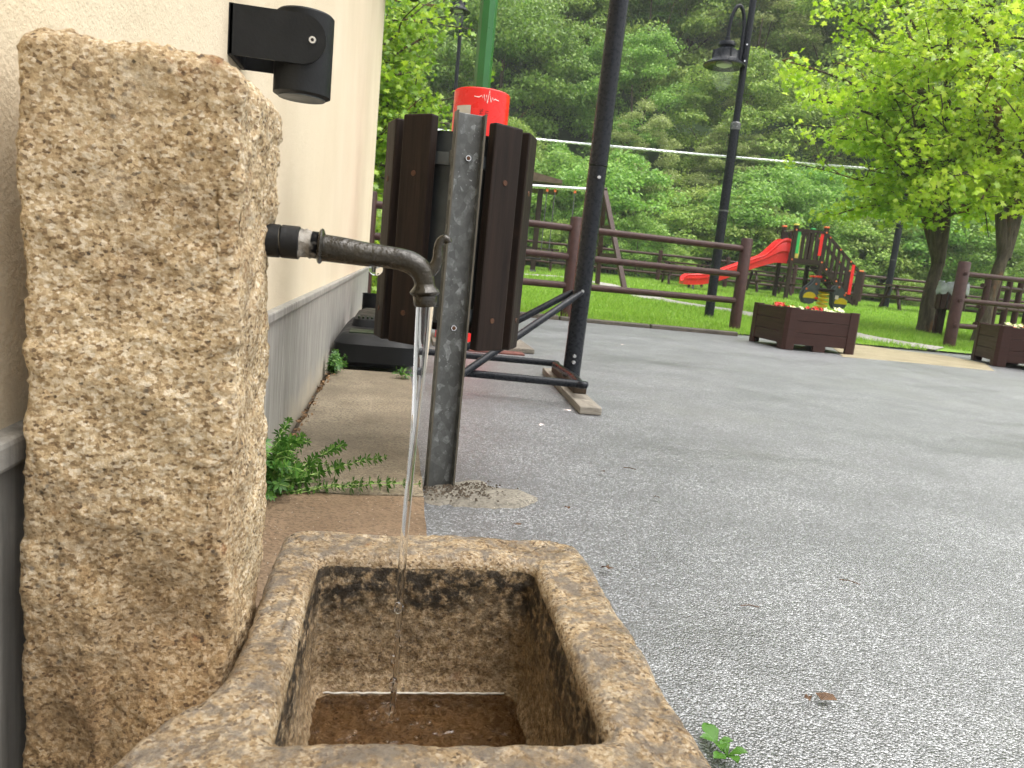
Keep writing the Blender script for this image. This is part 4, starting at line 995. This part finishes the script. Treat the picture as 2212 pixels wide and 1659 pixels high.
# bin with bag behind the right fence, benches
td = lawn_pt(2046, 688, 8, 30); td = fw(2046, 690, 11.5); td.z = terr(td.x, td.y)
tb = thing('litter_bin', td, 'slatted brown bin with a grey bag by the maple trunks', 'litter bin')
hb0, hb1 = fw(2046, 668, 11.5).z-td.z, fw(2050, 630, 11.5).z-td.z
for i in range(14):
    a = 2*math.pi*i/14; m = MB(); m.box((.20*math.cos(a), .20*math.sin(a), (hb0+hb1)/2), (.02, .075, hb1-hb0), Matrix.Rotation(a, 3, 'Z')); obj('slat', m, M['fence'], tb, bevel=.003)
m = MB(); m.lathe([(.19, hb0+.02), (.19, hb1)], (0, 0, 0), 20); obj('liner', m, M['liner'], tb, smooth=True)
m = MB(); m.lathe([(.215, hb1-.05), (.22, hb1), (.215, hb1+.09), (.20, hb1+.14), (.17, hb1+.13), (.16, hb1+.02)], (0, 0, 0), 40)
for i, v in enumerate(m.v): w = Vector(v); m.v[i] = tuple(w+Vector((w.x, w.y, 0)).normalized()*fr(w, 14, .03, 3)+dz*fr(w, 11, .05, 2))
obj('bag', m, M['bag'], tb, smooth=True)
m = MB(); m.tube([(0, .24, 0), (0, .24, hb1)], .03, 10); obj('post', m, M['fence'], tb, smooth=True)
def bench(c, yaw, ln, label, mat='fence'):
    t = thing('bench', c, label, 'bench', rz=yaw)
    for i in range(3): m = MB(); m.box((0, -.13+.13*i, .45), (ln, .115, .04)); obj('seat_plank', m, M[mat], t, bevel=.005)
    for x in (-ln*.38, ln*.38):
        m = MB(); m.box((x, -.1, .215), (.07, .07, .43)); obj('leg', m, M['play'], t); m = MB(); m.box((x, .13, .215), (.07, .07, .43)); obj('leg', m, M['play'], t)
def table(c, yaw, ln, label, grp=None):
    t = thing('picnic_table', c, label, 'picnic table', grp, yaw)
    for i in range(4): m = MB(); m.box((0, -.3+.2*i, .72), (ln, .18, .04)); obj('top_plank', m, M['fence'], t, bevel=.005)
    for s_ in (-1, 1): m = MB(); m.box((0, s_*.72, .43), (ln, .24, .04)); obj('seat_plank', m, M['fence'], t, bevel=.005)
    for x in (-ln*.36, ln*.36):
        for s_ in (-1, 1): m = MB(); m.bar((x, s_*.62, 0), (x, s_*.2, .7), .08, .06, (1, 0, 0)); obj('leg', m, M['fence'], t)
        m = MB(); m.box((x, 0, .39), (.06, 1.5, .06)); obj('cross_bar', m, M['fence'], t)
p = fw(1468, 640, 23.3); p.z = terr(p.x, p.y); table(p, yawv, 1.4, 'low brown picnic table by the far fence left of the slide end')
p = fw(1655, 655, 24.3); p.z = terr(p.x, p.y); table(p, yawv, 1.5, 'brown picnic table by the far fence under the slide')
p = fw(1150, 575, 24); p.z = terr(p.x, p.y); table(p, yawv, 1.6, 'brown picnic table beside the shelter right of the bin slats')
p = fw(1985, 650, 21); p.z = terr(p.x, p.y); table(p, yawv, 2.2, 'long brown picnic table behind the left maple trunk')
p = fw(2088, 690, 11.6); p.z = terr(p.x, p.y); bench(p, yawv+.2, .9, 'dark low bench beside the right maple trunk', 'play')

# overhead wire
CD = 13.6; c0, c1 = fw(900, 276, CD), fw(2500, 412, CD+1); m = MB(); n = 300; q = []
m.tube([c0.lerp(c1, i/60)-dz*.05*math.sin(math.pi*i/60) for i in range(61)], .016, 8); 
cab = thing('overhead_cable', c0, 'pale twisted overhead cable crossing in front of the hillside', 'cable')
m2 = MB()
for ph in (0, 2.1, 4.2):
    pts = [c0.lerp(c1, i/420)-dz*.05*math.sin(math.pi*i/420)+Vector((0, .012*math.cos(i*.7+ph), .012*math.sin(i*.7+ph)))-c0 for i in range(421)]; m3 = MB(); m3.tube(pts, .0125, 6); obj('strand', m3, M['cable'], cab, smooth=True)

# ================================================================== VEGETATION
def leaf_quads(C, Nn, size, aspect=.62):
    """diamond leaves: C (n,3) centres, Nn normals, size (n,)"""
    n = len(C); a = RNG.normal(size=(n, 3)); a -= Nn*np.sum(a*Nn, 1, keepdims=True); a /= np.linalg.norm(a, axis=1, keepdims=True)+1e-9; b = np.cross(Nn, a)
    L, W_ = a*size[:, None]*.5, b*size[:, None]*.5*aspect
    V = np.stack([C-L, C+W_*1.0+L*.1, C+L, C-W_+L*.1], 1).reshape(-1, 3); F = np.arange(4*n).reshape(n, 4); return V, F
def unit(n): v = RNG.normal(size=(n, 3)); return v/np.linalg.norm(v, axis=1, keepdims=True)
def crown_pts(R, Hc, z0, nclump, nleaf, leaf, flat=.75, spread=1.):
    """clumps on an uneven dome; leaves on the upper shell of each clump"""
    Cs, Ns, Sz = [], [], []
    for k in range(nclump):
        while True:
            u = RNG.uniform(-1, 1, 3)
            r = np.linalg.norm(u)
            if .35 < r < 1: break
        u *= (r**.25)/r*RNG.uniform(.78, 1.08)
        taper = 1-.25*max(0, u[2])
        c = np.array([u[0]*R*taper, u[1]*R*taper, z0+Hc*(.5+.5*u[2])])
        cr = R*RNG.uniform(.20, .36)*spread; n = int(nleaf*RNG.uniform(.7, 1.3))
        d = unit(n); d[:, 2] = np.where(d[:, 2] < -.25, -d[:, 2]*.6, d[:, 2]); rr = cr*RNG.uniform(.55, 1.08, n)
        p = c+d*rr[:, None]*np.array([1, 1, flat]); nn = d*.6+unit(n)*.75+np.array([0, 0, .35]); nn /= np.linalg.norm(nn, axis=1, keepdims=True)
        Cs.append(p); Ns.append(nn); Sz.append(leaf*RNG.uniform(.6, 1.3, n))
    return np.concatenate(Cs), np.concatenate(Ns), np.concatenate(Sz)
def tree_mesh(name, R, Hc, z0, nclump, nleaf, leaf, lm, flat=.75, spread=1., trunk=.16):
    C, Nn, sz = crown_pts(R, Hc, z0, nclump, nleaf, leaf, flat, spread); V, F = leaf_quads(C, Nn, sz)
    mb = MB(); mb.tube([(0, 0, -.6), (.05, .02, z0*.6), (0, 0, z0+Hc*.6)], [trunk, trunk*.8, trunk*.25], 7, False)
    for k in range(5):
        a = k*1.3; mb.tube([(0, 0, z0*.75+k*.3), (R*.35*math.cos(a), R*.35*math.sin(a), z0+Hc*.3), (R*.7*math.cos(a), R*.7*math.sin(a), z0+Hc*.5)], [trunk*.5, trunk*.3, trunk*.1], 5, False)
    tv = np.array(mb.v); tf = np.array(mb.f)
    V2 = np.concatenate([V, tv]); F2 = np.concatenate([F, tf+len(V)]); mi = np.concatenate([np.zeros(len(F), int), np.ones(len(tf), int)])
    o = npmesh(name, V2, F2, [lm, M['bark']], 4, matidx=mi); COL.objects.unlink(o); me = o.data; bpy.data.objects.remove(o); return me
FOREST = []
specs = [('leaf_mid', 3.6, 7.0, .9, 'mid green tree'), ('leaf_mid', 3.2, 7.6, 1.0, 'mid green tree'),
         ('leaf_dark', 3.4, 7.2, .8, 'dark green tree'), ('leaf_dark', 3.9, 6.6, .8, 'dark green tree'),
         ('leaf_olive', 2.6, 9.0, 1.0, 'feathery olive tree'), ('leaf_pale', 3.5, 6.4, .8, 'pale green tree'), ('leaf_pale', 3.0, 7.4, .8, 'pale green tree')]
for i, (lm, R, Hc, z0, lab) in enumerate(specs):
    ol = lm == 'leaf_olive'
    FOREST.append((tree_mesh('forest_tree', R, Hc, z0, 110 if ol else 95, 260 if ol else 330, .11 if ol else .15, M[lm], .7 if ol else .6, .75 if ol else 1), lab))
wts = [.2, .16, .14, .14, .12, .13, .11]
def pix(p):
    c = ROT.transposed() @ (Vector(p)-CAMP); return PW/2+FPX*c.x/c.z, PH/2-FPX*c.y/c.z
LANDM = [(1000, 'above the red column'), (1180, 'right of the green pole'), (1340, 'left of the basketball pole'), (1500, 'between basketball pole and lamp'), (1650, 'behind the hanging lantern'), (1800, 'above the red slide'), (1960, 'at the left maple edge'), (2100, 'behind the left maple'), (9999, 'behind the right maple')]
s = 33.5; cnt = 0; row = 0
while s < 99:
    l = -.19*s-2+random.uniform(0, 3)
    while l < .70*s+3:
        p = VH*(s+random.uniform(-1.3, 1.3))+VR*(l+random.uniform(-.8, .8)); i = random.choices(range(7), wts)[0]
        if s < 46 and random.random() < (.9 if s < 37 else .55): i = random.choice((5, 6, 6, 4, 0))
        me, lab = FOREST[i]; o = bpy.data.objects.new('forest_tree', me); COL.objects.link(o); k = random.uniform(.72, 1.2)*(1+(s-37)*.003)*(.68 if s < 37 else 1)
        o.location = (p.x, p.y, terr(p.x, p.y)-.6); o.scale = (k*random.uniform(.9, 1.12), k*random.uniform(.9, 1.12), k*random.uniform(.88, 1.15)); o.rotation_euler = (random.gauss(0, .05), random.gauss(0, .05), random.uniform(0, 6.28))
        uu = pix(o.location+Vector((0, 0, 4)))[0]; col_ = next(t_ for e, t_ in LANDM if uu < e)
        tier = ('in forest front row', 'low on hillside', 'on lower hillside', 'halfway up hillside', 'high on hillside', 'near hillside top')[min(5, int(max(0, s-36)/10.5))]
        tag(o, f"{lab} {tier}, {col_}", 'tree', 'trees of the hillside forest'); cnt += 1; l += random.uniform(4.3, 6.2)*(1+(s-37)*.004)
    s += 3.5
print('forest trees', cnt)
# shrubs at the foot of the hill, behind the far fence
SH = [tree_mesh('shrub', 1.5, 2.3, .2, 48, 300, .09, M['leaf_pale'], .8, 1, .05), tree_mesh('shrub', 1.3, 1.7, .1, 42, 280, .085, M['leaf_shrub'], .8, 1, .05), tree_mesh('shrub', 1.7, 3.0, .3, 52, 300, .095, M['leaf_mid'], .8, 1, .05)]
labs = ['pale shrub behind far fence', 'yellow green bush behind far fence', 'taller green shrub behind far fence']
l = -6.
while l < 24:
    for row, sd_ in enumerate((28.3, 31, 34)):
        k = random.choice((0, 2, 2, 0)) if row else random.choice((0, 1, 1, 2)); sc = random.uniform(.85, 1.3)*(1.15 if row else .6)
        p = VH*(sd_+random.uniform(-.7, .7))+VR*(l+random.uniform(-.8, .8)); o = bpy.data.objects.new('shrub', SH[k].copy() if False else SH[k]); COL.objects.link(o)
        o.location = (p.x, p.y, terr(p.x, p.y)-.15); o.scale = (sc*1.1, sc*1.1, sc); o.rotation_euler = (0, 0, random.uniform(0, 6.28)); uu = pix(o.location+Vector((0, 0, 1)))[0]; tag(o, labs[k]+(', ', ', second row ', ', back row ')[row]+next(t_ for e, t_ in LANDM if uu < e).replace('top', ''), 'shrub', 'shrubs behind the far fence')
    l += random.uniform(1.8, 2.6)

# maples: branching skeleton, five lobed leaves
LEAF2D = [(0, -.5), (.12, -.28), (.48, -.30), (.30, -.06), (.55, .18), (.22, .16), (0, .6), (-.22, .16), (-.55, .18), (-.30, -.06), (-.48, -.30), (-.12, -.28)]
def maple_leaves(name, C, size, mat, parent, droop=.55):
    n = len(C); nn = unit(n)*.65+np.array([0, -.25, .55]); nn /= np.linalg.norm(nn, axis=1, keepdims=True)
    a = RNG.normal(size=(n, 3))*.7+np.array([0, 0, -droop]); a -= nn*np.sum(a*nn, 1, keepdims=True); a /= np.linalg.norm(a, axis=1, keepdims=True)+1e-9; b = np.cross(nn, a)
    sz = size*RNG.uniform(.55, 1.25, n); pts = []
    for (x, y) in LEAF2D: pts.append(C+(b*x+a*y)*sz[:, None]-nn*(abs(x)*.22*sz)[:, None])
    V = np.stack([C+nn*0]+pts, 1).reshape(-1, 3); k = len(LEAF2D)+1; base = (np.arange(n)*k)[:, None]
    tri = np.array([(0, 1+i, 1+(i+1) % 12) for i in range(12)]); F = (base[:, None, :]+tri[None]).reshape(-1, 3)
    return npmesh(name, V, F, mat, 3, parent)
def grow(mb, p, d, ln, r, lev, tips, bend=.18, lift=.12):
    pts = [p]; n = 5
    for i in range(n):
        d = (d+Vector((random.gauss(0, bend), random.gauss(0, bend), random.gauss(0, bend*.6)+lift*.25))).normalized(); pts.append(pts[-1]+d*ln/n)
    mb.tube(pts, [max(.004, r*(1-.55*i/n)) for i in range(n+1)], 8 if lev > 1 else 5, False)
    if lev <= 1: tips += [(q, d) for q in pts[1:]]
    if lev == 0: return
    for k in range(3 if lev > 1 else 4):
        q = pts[random.choice((2, 3, 4, 5))]; dd_ = (d*.7+Vector((random.gauss(0, .6), random.gauss(0, .6), random.gauss(.05, .35)))).normalized(); grow(mb, q, dd_, ln*random.uniform(.55, .8), r*.5, lev-1, tips, bend, lift)
def maple(base, fork, limbs, label, nleaf, size, spots, r0, mat, zmin=-9):
    t = thing('maple_tree', base, label, 'tree'); mb = MB(); tips = []; o0 = Vector(base)
    f = Vector(fork)-o0; mid = f*.5+Vector((-.04, 0, 0)); P, Rr = catmull([Vector((0, 0, -.1)), f*.12, mid, f], [r0*1.35, r0*1.0, r0*.86, r0*.70], 6); mb.tube(P, Rr, 14, False)
    obj('trunk', mb, M['bark'], t, smooth=True); lb_ = MB()
    for (e, r) in limbs:
        e = Vector(e)-o0; P, Rr = catmull([f-Vector((0, 0, .12)), f.lerp(e, .35)+Vector((random.gauss(0, .05), 0, .05)), f.lerp(e, .7)+Vector((random.gauss(0, .08), random.gauss(0, .08), .05)), e], [r, r*.8, r*.55, r*.3], 6); lb_.tube(P, Rr, 10, False)
        for k in range(9):
            q = P[int(len(P)*(.35+.62*k/9))]; d = Vector((math.cos(k*2.4), math.sin(k*2.4), random.uniform(-.15, .5))).normalized(); grow(lb_, q, d, random.uniform(.9, 1.5), r*.3, 1, tips, .2, .05)
        tips += [(P[-1], (e-f).normalized())]
    for (a, b) in spots:            # extra boughs reaching to a given point
        a, b = Vector(a)-o0, Vector(b)-o0; n = 8; pts = [a.lerp(b, i/n)+Vector((0, 0, .18*math.sin(math.pi*i/n))) for i in range(n+1)]; lb_.tube(pts, [.028*(1-.75*i/n)+.004 for i in range(n+1)], 6, False)
        for i in range(2, n+1):
            for s_ in range(3):
                d = Vector((random.gauss(0, 1), random.gauss(0, 1), random.gauss(0, .35))).normalized(); q2 = pts[i]+d*random.uniform(.15, .5); lb_.tube([pts[i], pts[i].lerp(q2, .5)+dz*.03, q2], [.007, .005, .003], 4, False); tips += [(pts[i].lerp(q2, w), d) for w in (.4, .7, 1)]
    obj('limbs', lb_, M['bark'], t, smooth=True)
    T = np.array([tuple(p) for p, d in tips]); idx = RNG.integers(0, len(T), nleaf); C = T[idx]+RNG.normal(size=(nleaf, 3))*np.array([.10, .10, .075])-np.array([0, 0, .04])*RNG.uniform(0, 1.5, (nleaf, 1)); C = C[C[:, 2]+o0.z > zmin]
    maple_leaves('crown', C, size, mat, t); return t
T1 = 12.0; f1 = lambda u, v, d=0: fw(u, v, T1+d)
b1 = f1(2001, 689); b1.z = terr(b1.x, b1.y)
maple(b1, f1(2029, 559), [(f1(2000, 250, -.6), .10), (f1(2080, 320, -.5), .10), (f1(1960, 60, .7), .08), (f1(2060, 0, -1.0), .08), (f1(1900, 250, .4), .07)], 'left maple with bright spring leaves and forked trunk on the lawn', 11000, .10,
      [(f1(2020, 300), f1(1690, 130, -.6)), (f1(2010, 330), f1(1745, 215, -.9)), (f1(1990, 200), f1(1800, 20, .2)), (f1(2020, 380), f1(1815, 300, -.5)), (f1(2030, 430), f1(1880, 400, -.4)), (f1(2030, 470), f1(1800, 465, .2)), (f1(2030, 450), f1(1950, 480, -.7)), (f1(2000, 100), f1(1850, -60, 0)), (f1(2000, 240), f1(1850, 200, -1.2)), (f1(2020, 200), f1(1880, 110, -.9))], .125, M['leaf_maple'], f1(2029, 505).z)
T2 = 10.6; f2 = lambda u, v, d=0: fw(u, v, T2+d)
b2m = f2(2115, 728); b2m.z = terr(b2m.x, b2m.y)
maple(b2m, f2(2172, 540), [(f2(2140, 150, -.3), .085), (f2(2240, 300, .3), .09), (f2(2130, -60, .5), .07), (f2(2230, 60, -.6), .07)], 'right maple with bright spring leaves at the edge of the picture', 9000, .10,
      [(f2(2160, 380), f2(2000, 420, -.5)), (f2(2150, 300), f2(1985, 330, -.4)), (f2(2170, 400), f2(2120, 430, -.8)), (f2(2150, 200), f2(2010, 130, -.6)), (f2(2170, 350), f2(2200, 440, -.5)), (f2(2140, 100), f2(2040, 20, -.5)), (f2(2180, 420), f2(2060, 380, -1))], .105, M['leaf_maple'], f2(2170, 480).z)
# tree behind the house corner
T3 = 11.; f3 = lambda u, v, d=0: fw(u, v, T3+d)
b3 = f3(690, 575); b3.z = terr(b3.x, b3.y)
maple(b3, f3(700, 420), [(f3(720, 100, 0), .10), (f3(800, 250, .5), .09), (f3(760, -40, .4), .08), (f3(650, 150, .3), .08)], 'leafy green tree rising behind the house corner', 11000, .095,
      [(f3(740, 250), f3(920, 80, 0)), (f3(740, 300), f3(925, 215, .2)), (f3(740, 150), f3(915, 10, .3)), (f3(740, 330), f3(870, 330, 0)), (f3(730, 400), f3(850, 400, .3)), (f3(740, 260), f3(870, 160, -.4)), (f3(730, 420), f3(845, 470, .2)), (f3(740, 330), f3(900, 290, .5)), (f3(740, 200), f3(870, 60, .6))], .14, M['leaf_tree'])
t = thing('bush', (0, 0, 0), 'low leafy bush behind the house corner beside the corrugated pipe', 'bush'); c = fw(815, 600, 8.8); t.location = (c.x, c.y, terr(c.x, c.y))
C = np.concatenate([np.array([0, 0, .1])+RNG.normal(size=(420, 3))*np.array([.32, .3, .16]), np.array([0, .3, .75])+RNG.normal(size=(500, 3))*np.array([.30, .3, .25])])
C[:, 2] = np.abs(C[:, 2]); maple_leaves('foliage', C, .10, M['leaf_tree'], t)
m = MB()
for k in range(6): m.tube([(0, 0, 0), (random.gauss(0, .1), random.gauss(0, .1), .4), (random.gauss(0, .25), random.gauss(0, .2), .95)], [.015, .011, .005], 6, False)
obj('stems', m, M['bark'], t, smooth=True)

# grass blades on the lawn
def grass(n, ylo, yhi, h, w):
    s = RNG.uniform(ylo, yhi, n); l = RNG.uniform(-.10, .70, n)*s+RNG.uniform(-1.5, .5, n); X = VH.x*s+VR.x*l; Y = VH.y*s+VR.y*l
    ky = KA.y+(KB.y-KA.y)*(X-KA.x)/(KB.x-KA.x); edge = np.where(X < 3.75, ky+.1, 7.62); keep = Y > edge
    pts = np.array([(p.x, p.y) for p in fine]); dd = np.min((X[:, None]-pts[None, :, 0])**2+(Y[:, None]-pts[None, :, 1])**2, axis=1)**.5; keep &= (dd > .37+RNG.normal(size=n)*.035)
    apx = np.array([p.x for p in AP]); keep &= ~((X > 3.9) & (X < 6.3) & (Y < 7.72+RNG.normal(size=n)*.05))
    X, Y = X[keep], Y[keep]; n = len(X); Z = .0235*np.maximum(0, Y-8)+.015
    hh = h*RNG.uniform(.5, 1.3, n)*(.8+.4*np.sin(X*2.1+np.sin(Y*1.7)*2)**2); a = RNG.uniform(0, 6.28, n); lx, ly = RNG.normal(size=n)*.45*hh, RNG.normal(size=n)*.45*hh
    dx, dy = np.cos(a)*w/2, np.sin(a)*w/2
    V = np.stack([np.stack([X-dx, Y-dy, Z], 1), np.stack([X+dx, Y+dy, Z], 1), np.stack([X+lx, Y+ly, Z+hh], 1)], 1).reshape(-1, 3); return V
V = np.concatenate([grass(70000, 7.6, 11.5, .055, .010), grass(75000, 11.5, 17, .055, .016), grass(65000, 17, 27.5, .07, .026)])
o = npmesh('grass', V, np.arange(len(V)).reshape(-1, 3), M['grass'], 3); tag(o, 'bright green grass covering the playground lawn', 'grass', kind='stuff')

# goosegrass weeds at the wall foot
def bedstraw(name, base, sprigs, label, nl=7, ls=.016):
    t = thing(name, base, label, 'weed'); st_ = MB(); q, fs = [], []
    for (e, ctrl) in sprigs:
        e, ctrl = Vector(e), Vector(ctrl); n = max(4, int((e.length+ctrl.length*.4)/.021)); pts = []
        for i in range(n+1):
            u = i/n; pts.append(ctrl*(2*u*(1-u))+e*u*u+Vector((random.gauss(0, .0018), random.gauss(0, .0018), random.gauss(0, .0015))))
        st_.tube(pts, [.0014*(1-.5*i/n) for i in range(n+1)], 5, False)
        for i in range(1, n+1):
            d = (pts[i]-pts[i-1]).normalized(); a = d.cross(Vector((.3, .2, 1))).normalized(); b = d.cross(a); sz = ls*random.uniform(.8, 1.3)*(1 if i < n else .7); k0 = random.uniform(0, 6)
            for k in range(nl):
                an = k0+2*math.pi*k/nl; o_ = a*math.cos(an)+b*math.sin(an); o_ = (o_+d*random.uniform(.1, .6)).normalized(); sd2 = o_.cross(d).normalized()*sz*.19; nn = len(q); p = pts[i]
                q += [p, p+o_*sz*.55+sd2, p+o_*sz-dz*sz*.1, p+o_*sz*.55-sd2]; fs.append((nn, nn+1, nn+2, nn+3))
    obj('stems', st_, M['stem'], t); m = MB(); m.add(q, fs); obj('leaves', m, M['weed'], t)
wb = gp(590, 1070, .03); wb = Vector((WX+.035, wb.y, .02)); sprg = []
for i in range(32):
    a = random.uniform(-.9, 1.3); ln = random.uniform(.04, .15); h = random.uniform(.02, .13); e = Vector((max(.0, ln*math.cos(a))*.9, ln*math.sin(a)*.9+random.uniform(-.05, .1), h*(1-.2*ln/.15))); sprg.append((e, Vector((e.x*.25, e.y*.4, h*1.1))))
for (u, v, z) in ((905, 1045, .05), (830, 985, .07), (745, 960, .08), (790, 1050, .045), (870, 1040, .045), (700, 1000, .07), (655, 940, .12), (625, 905, .15), (570, 945, .16), (560, 985, .13), (735, 1010, .06), (680, 1040, .05)):
    e = gp(u, v, z)-wb; sprg.append((e, Vector((e.x*.5, e.y*.6, max(.02, e.z*.7)+.012))))
bedstraw('goosegrass', wb, sprg, 'sprawling green goosegrass at the wall foot behind the pillar')
w2 = gp(722, 806, .03); sp2 = [(Vector((abs(random.gauss(.01, .02)), random.gauss(0, .06), random.uniform(.03, .12))), Vector((.005, 0, .04))) for i in range(11)]
bedstraw('goosegrass', (WX+.04, w2.y, .02), sp2, 'small green weed tuft between the wall and the black base', 6, .026)
w3 = gp(868, 818, .03); bedstraw('weed_sprig', w3, [(Vector((.012, 0, .045)), Vector((0, 0, .025))), (Vector((-.025, 0, .03)), Vector((0, 0, .02))), (Vector((.03, .0, .02)), Vector((.01, 0, .015)))], 'tiny weed sprig below the front of the black base', 3, .03)
# leafy weed at the trough corner
def broad_weed(base, label, n, s0):
    t = thing('broadleaf_weed', base, label, 'weed')
    for i in range(n):
        a = 2*math.pi*i/n+random.uniform(-.4, .4); ln = s0*random.uniform(.7, 1.3); d = Vector((math.cos(a), math.sin(a), 0)); s_ = Vector((-d.y, d.x, 0)); q = []; h = random.uniform(.3, .9)
        for k, (u, w) in enumerate(((0, .02), (.25, .16), (.5, .30), (.75, .24), (1, .02))):
            c = d*ln*u*.9+dz*(ln*h*math.sin(u*2.2)*.6+.004); q += [c-s_*ln*w, c+dz*-.002, c+s_*ln*w]
        m = MB(); m.add(q, [(3*k+j, 3*k+j+1, 3*k+j+4, 3*k+j+3) for k in range(4) for j in range(2)]); obj('leaf', m, M['weed'], t, smooth=True)
for (u, v, lb2, n, s0) in ((1548, 1612, 'green weed seedling against the right side of the trough', 4, .028), (1570, 1640, 'pale leaf tuft on the asphalt at the bottom by the trough', 5, .02)):
    p = gp(u, v, .004); broad_weed(p, lb2, n, s0)

# scattered leaves and twigs on the asphalt
def flake(u, v, r, mat, name, label, grp=None):
    p = gp(u, v, .008); a0 = random.uniform(0, 6.28); q = [Vector((0, 0, .004))]; k = 8
    for j in range(k):
        a = a0+2*math.pi*j/k; rr = r*random.uniform(.5, 1.2)*(1 if j % 2 else .6); q.append(Vector((rr*math.cos(a), rr*.55*math.sin(a), random.uniform(0, .006))))
    m = MB(); m.add(q, [(0, 1+j, 1+(j+1) % k) for j in range(k)]); obj(name, m, mat, loc=p, label=label, cat='leaf' if 'leaf' in name else 'litter', group=grp)
for (u, v, r) in ((1785, 1508, .016), (1745, 1510, .009), (1310, 1228, .016), (1120, 1135, .012), (1225, 1098, .012), (1300, 1020, .014), (1418, 1075, .013), (1160, 1255, .008)):
    flake(u, v, r, M['dead'], 'dead_leaf', 'small brown dead leaf lying flat on the wet asphalt', 'dead leaves on the asphalt')
for (u, v, r) in ((1225, 887, .016), (1167, 919, .012), (1345, 745, .03)): flake(u, v, r, M['white'], 'paper_scrap', 'tiny pale scrap lying on the asphalt', 'pale scraps on the asphalt')
for (u, v) in ((1360, 1012), (1620, 1310), (1835, 1257)):
    p = gp(u, v, .006); a = random.uniform(-.7, .4); d = Vector((math.cos(a), math.sin(a), 0))*random.uniform(.011, .018); m = MB(); m.tube([-d, Vector((0, .002, .002)), d], .0010, 5); obj('twig', m, M['dead'], loc=p, label='thin brown twig lying on the wet asphalt', cat='twig', group='twigs on the asphalt')

# ------------------------------------------------------------------ damp air
hz_ = MB(); hz_.box((5, 60, 44), (260, 260, 98)); 
hm = bpy.data.materials.new('haze'); hm.use_nodes = True; hn = hm.node_tree; hn.nodes.remove(hn.nodes['Principled BSDF'])
pv = hn.nodes.new('ShaderNodeVolumePrincipled'); pv.inputs['Color'].default_value = (.96, .98, .97, 1); pv.inputs['Density'].default_value = .0011; hn.links.new(pv.outputs[0], hn.nodes['Material Output'].inputs['Volume'])
obj('haze', hz_, hm, kind='stuff', label='thin damp haze over the wooded hillside', cat='haze')

# ------------------------------------------------------------------ look-alikes told apart by their order from the left
ORD = ['first', 'second', 'third', 'fourth', 'fifth', 'sixth', 'seventh', 'eighth', 'ninth', 'tenth']
bl = {}
for o in bpy.data.objects:
    if o.parent is None and 'label' in o.keys(): bl.setdefault(o['label'], []).append(o)
for lab, os_ in bl.items():
    if len(os_) < 2: continue
    os_.sort(key=lambda o: pix(o.location)[0])
    for i, o in enumerate(os_): o['label'] = lab+(', left one' if i == 0 else ', right one') if len(os_) == 2 else lab+', '+ORD[min(i, 9)]+' from left'
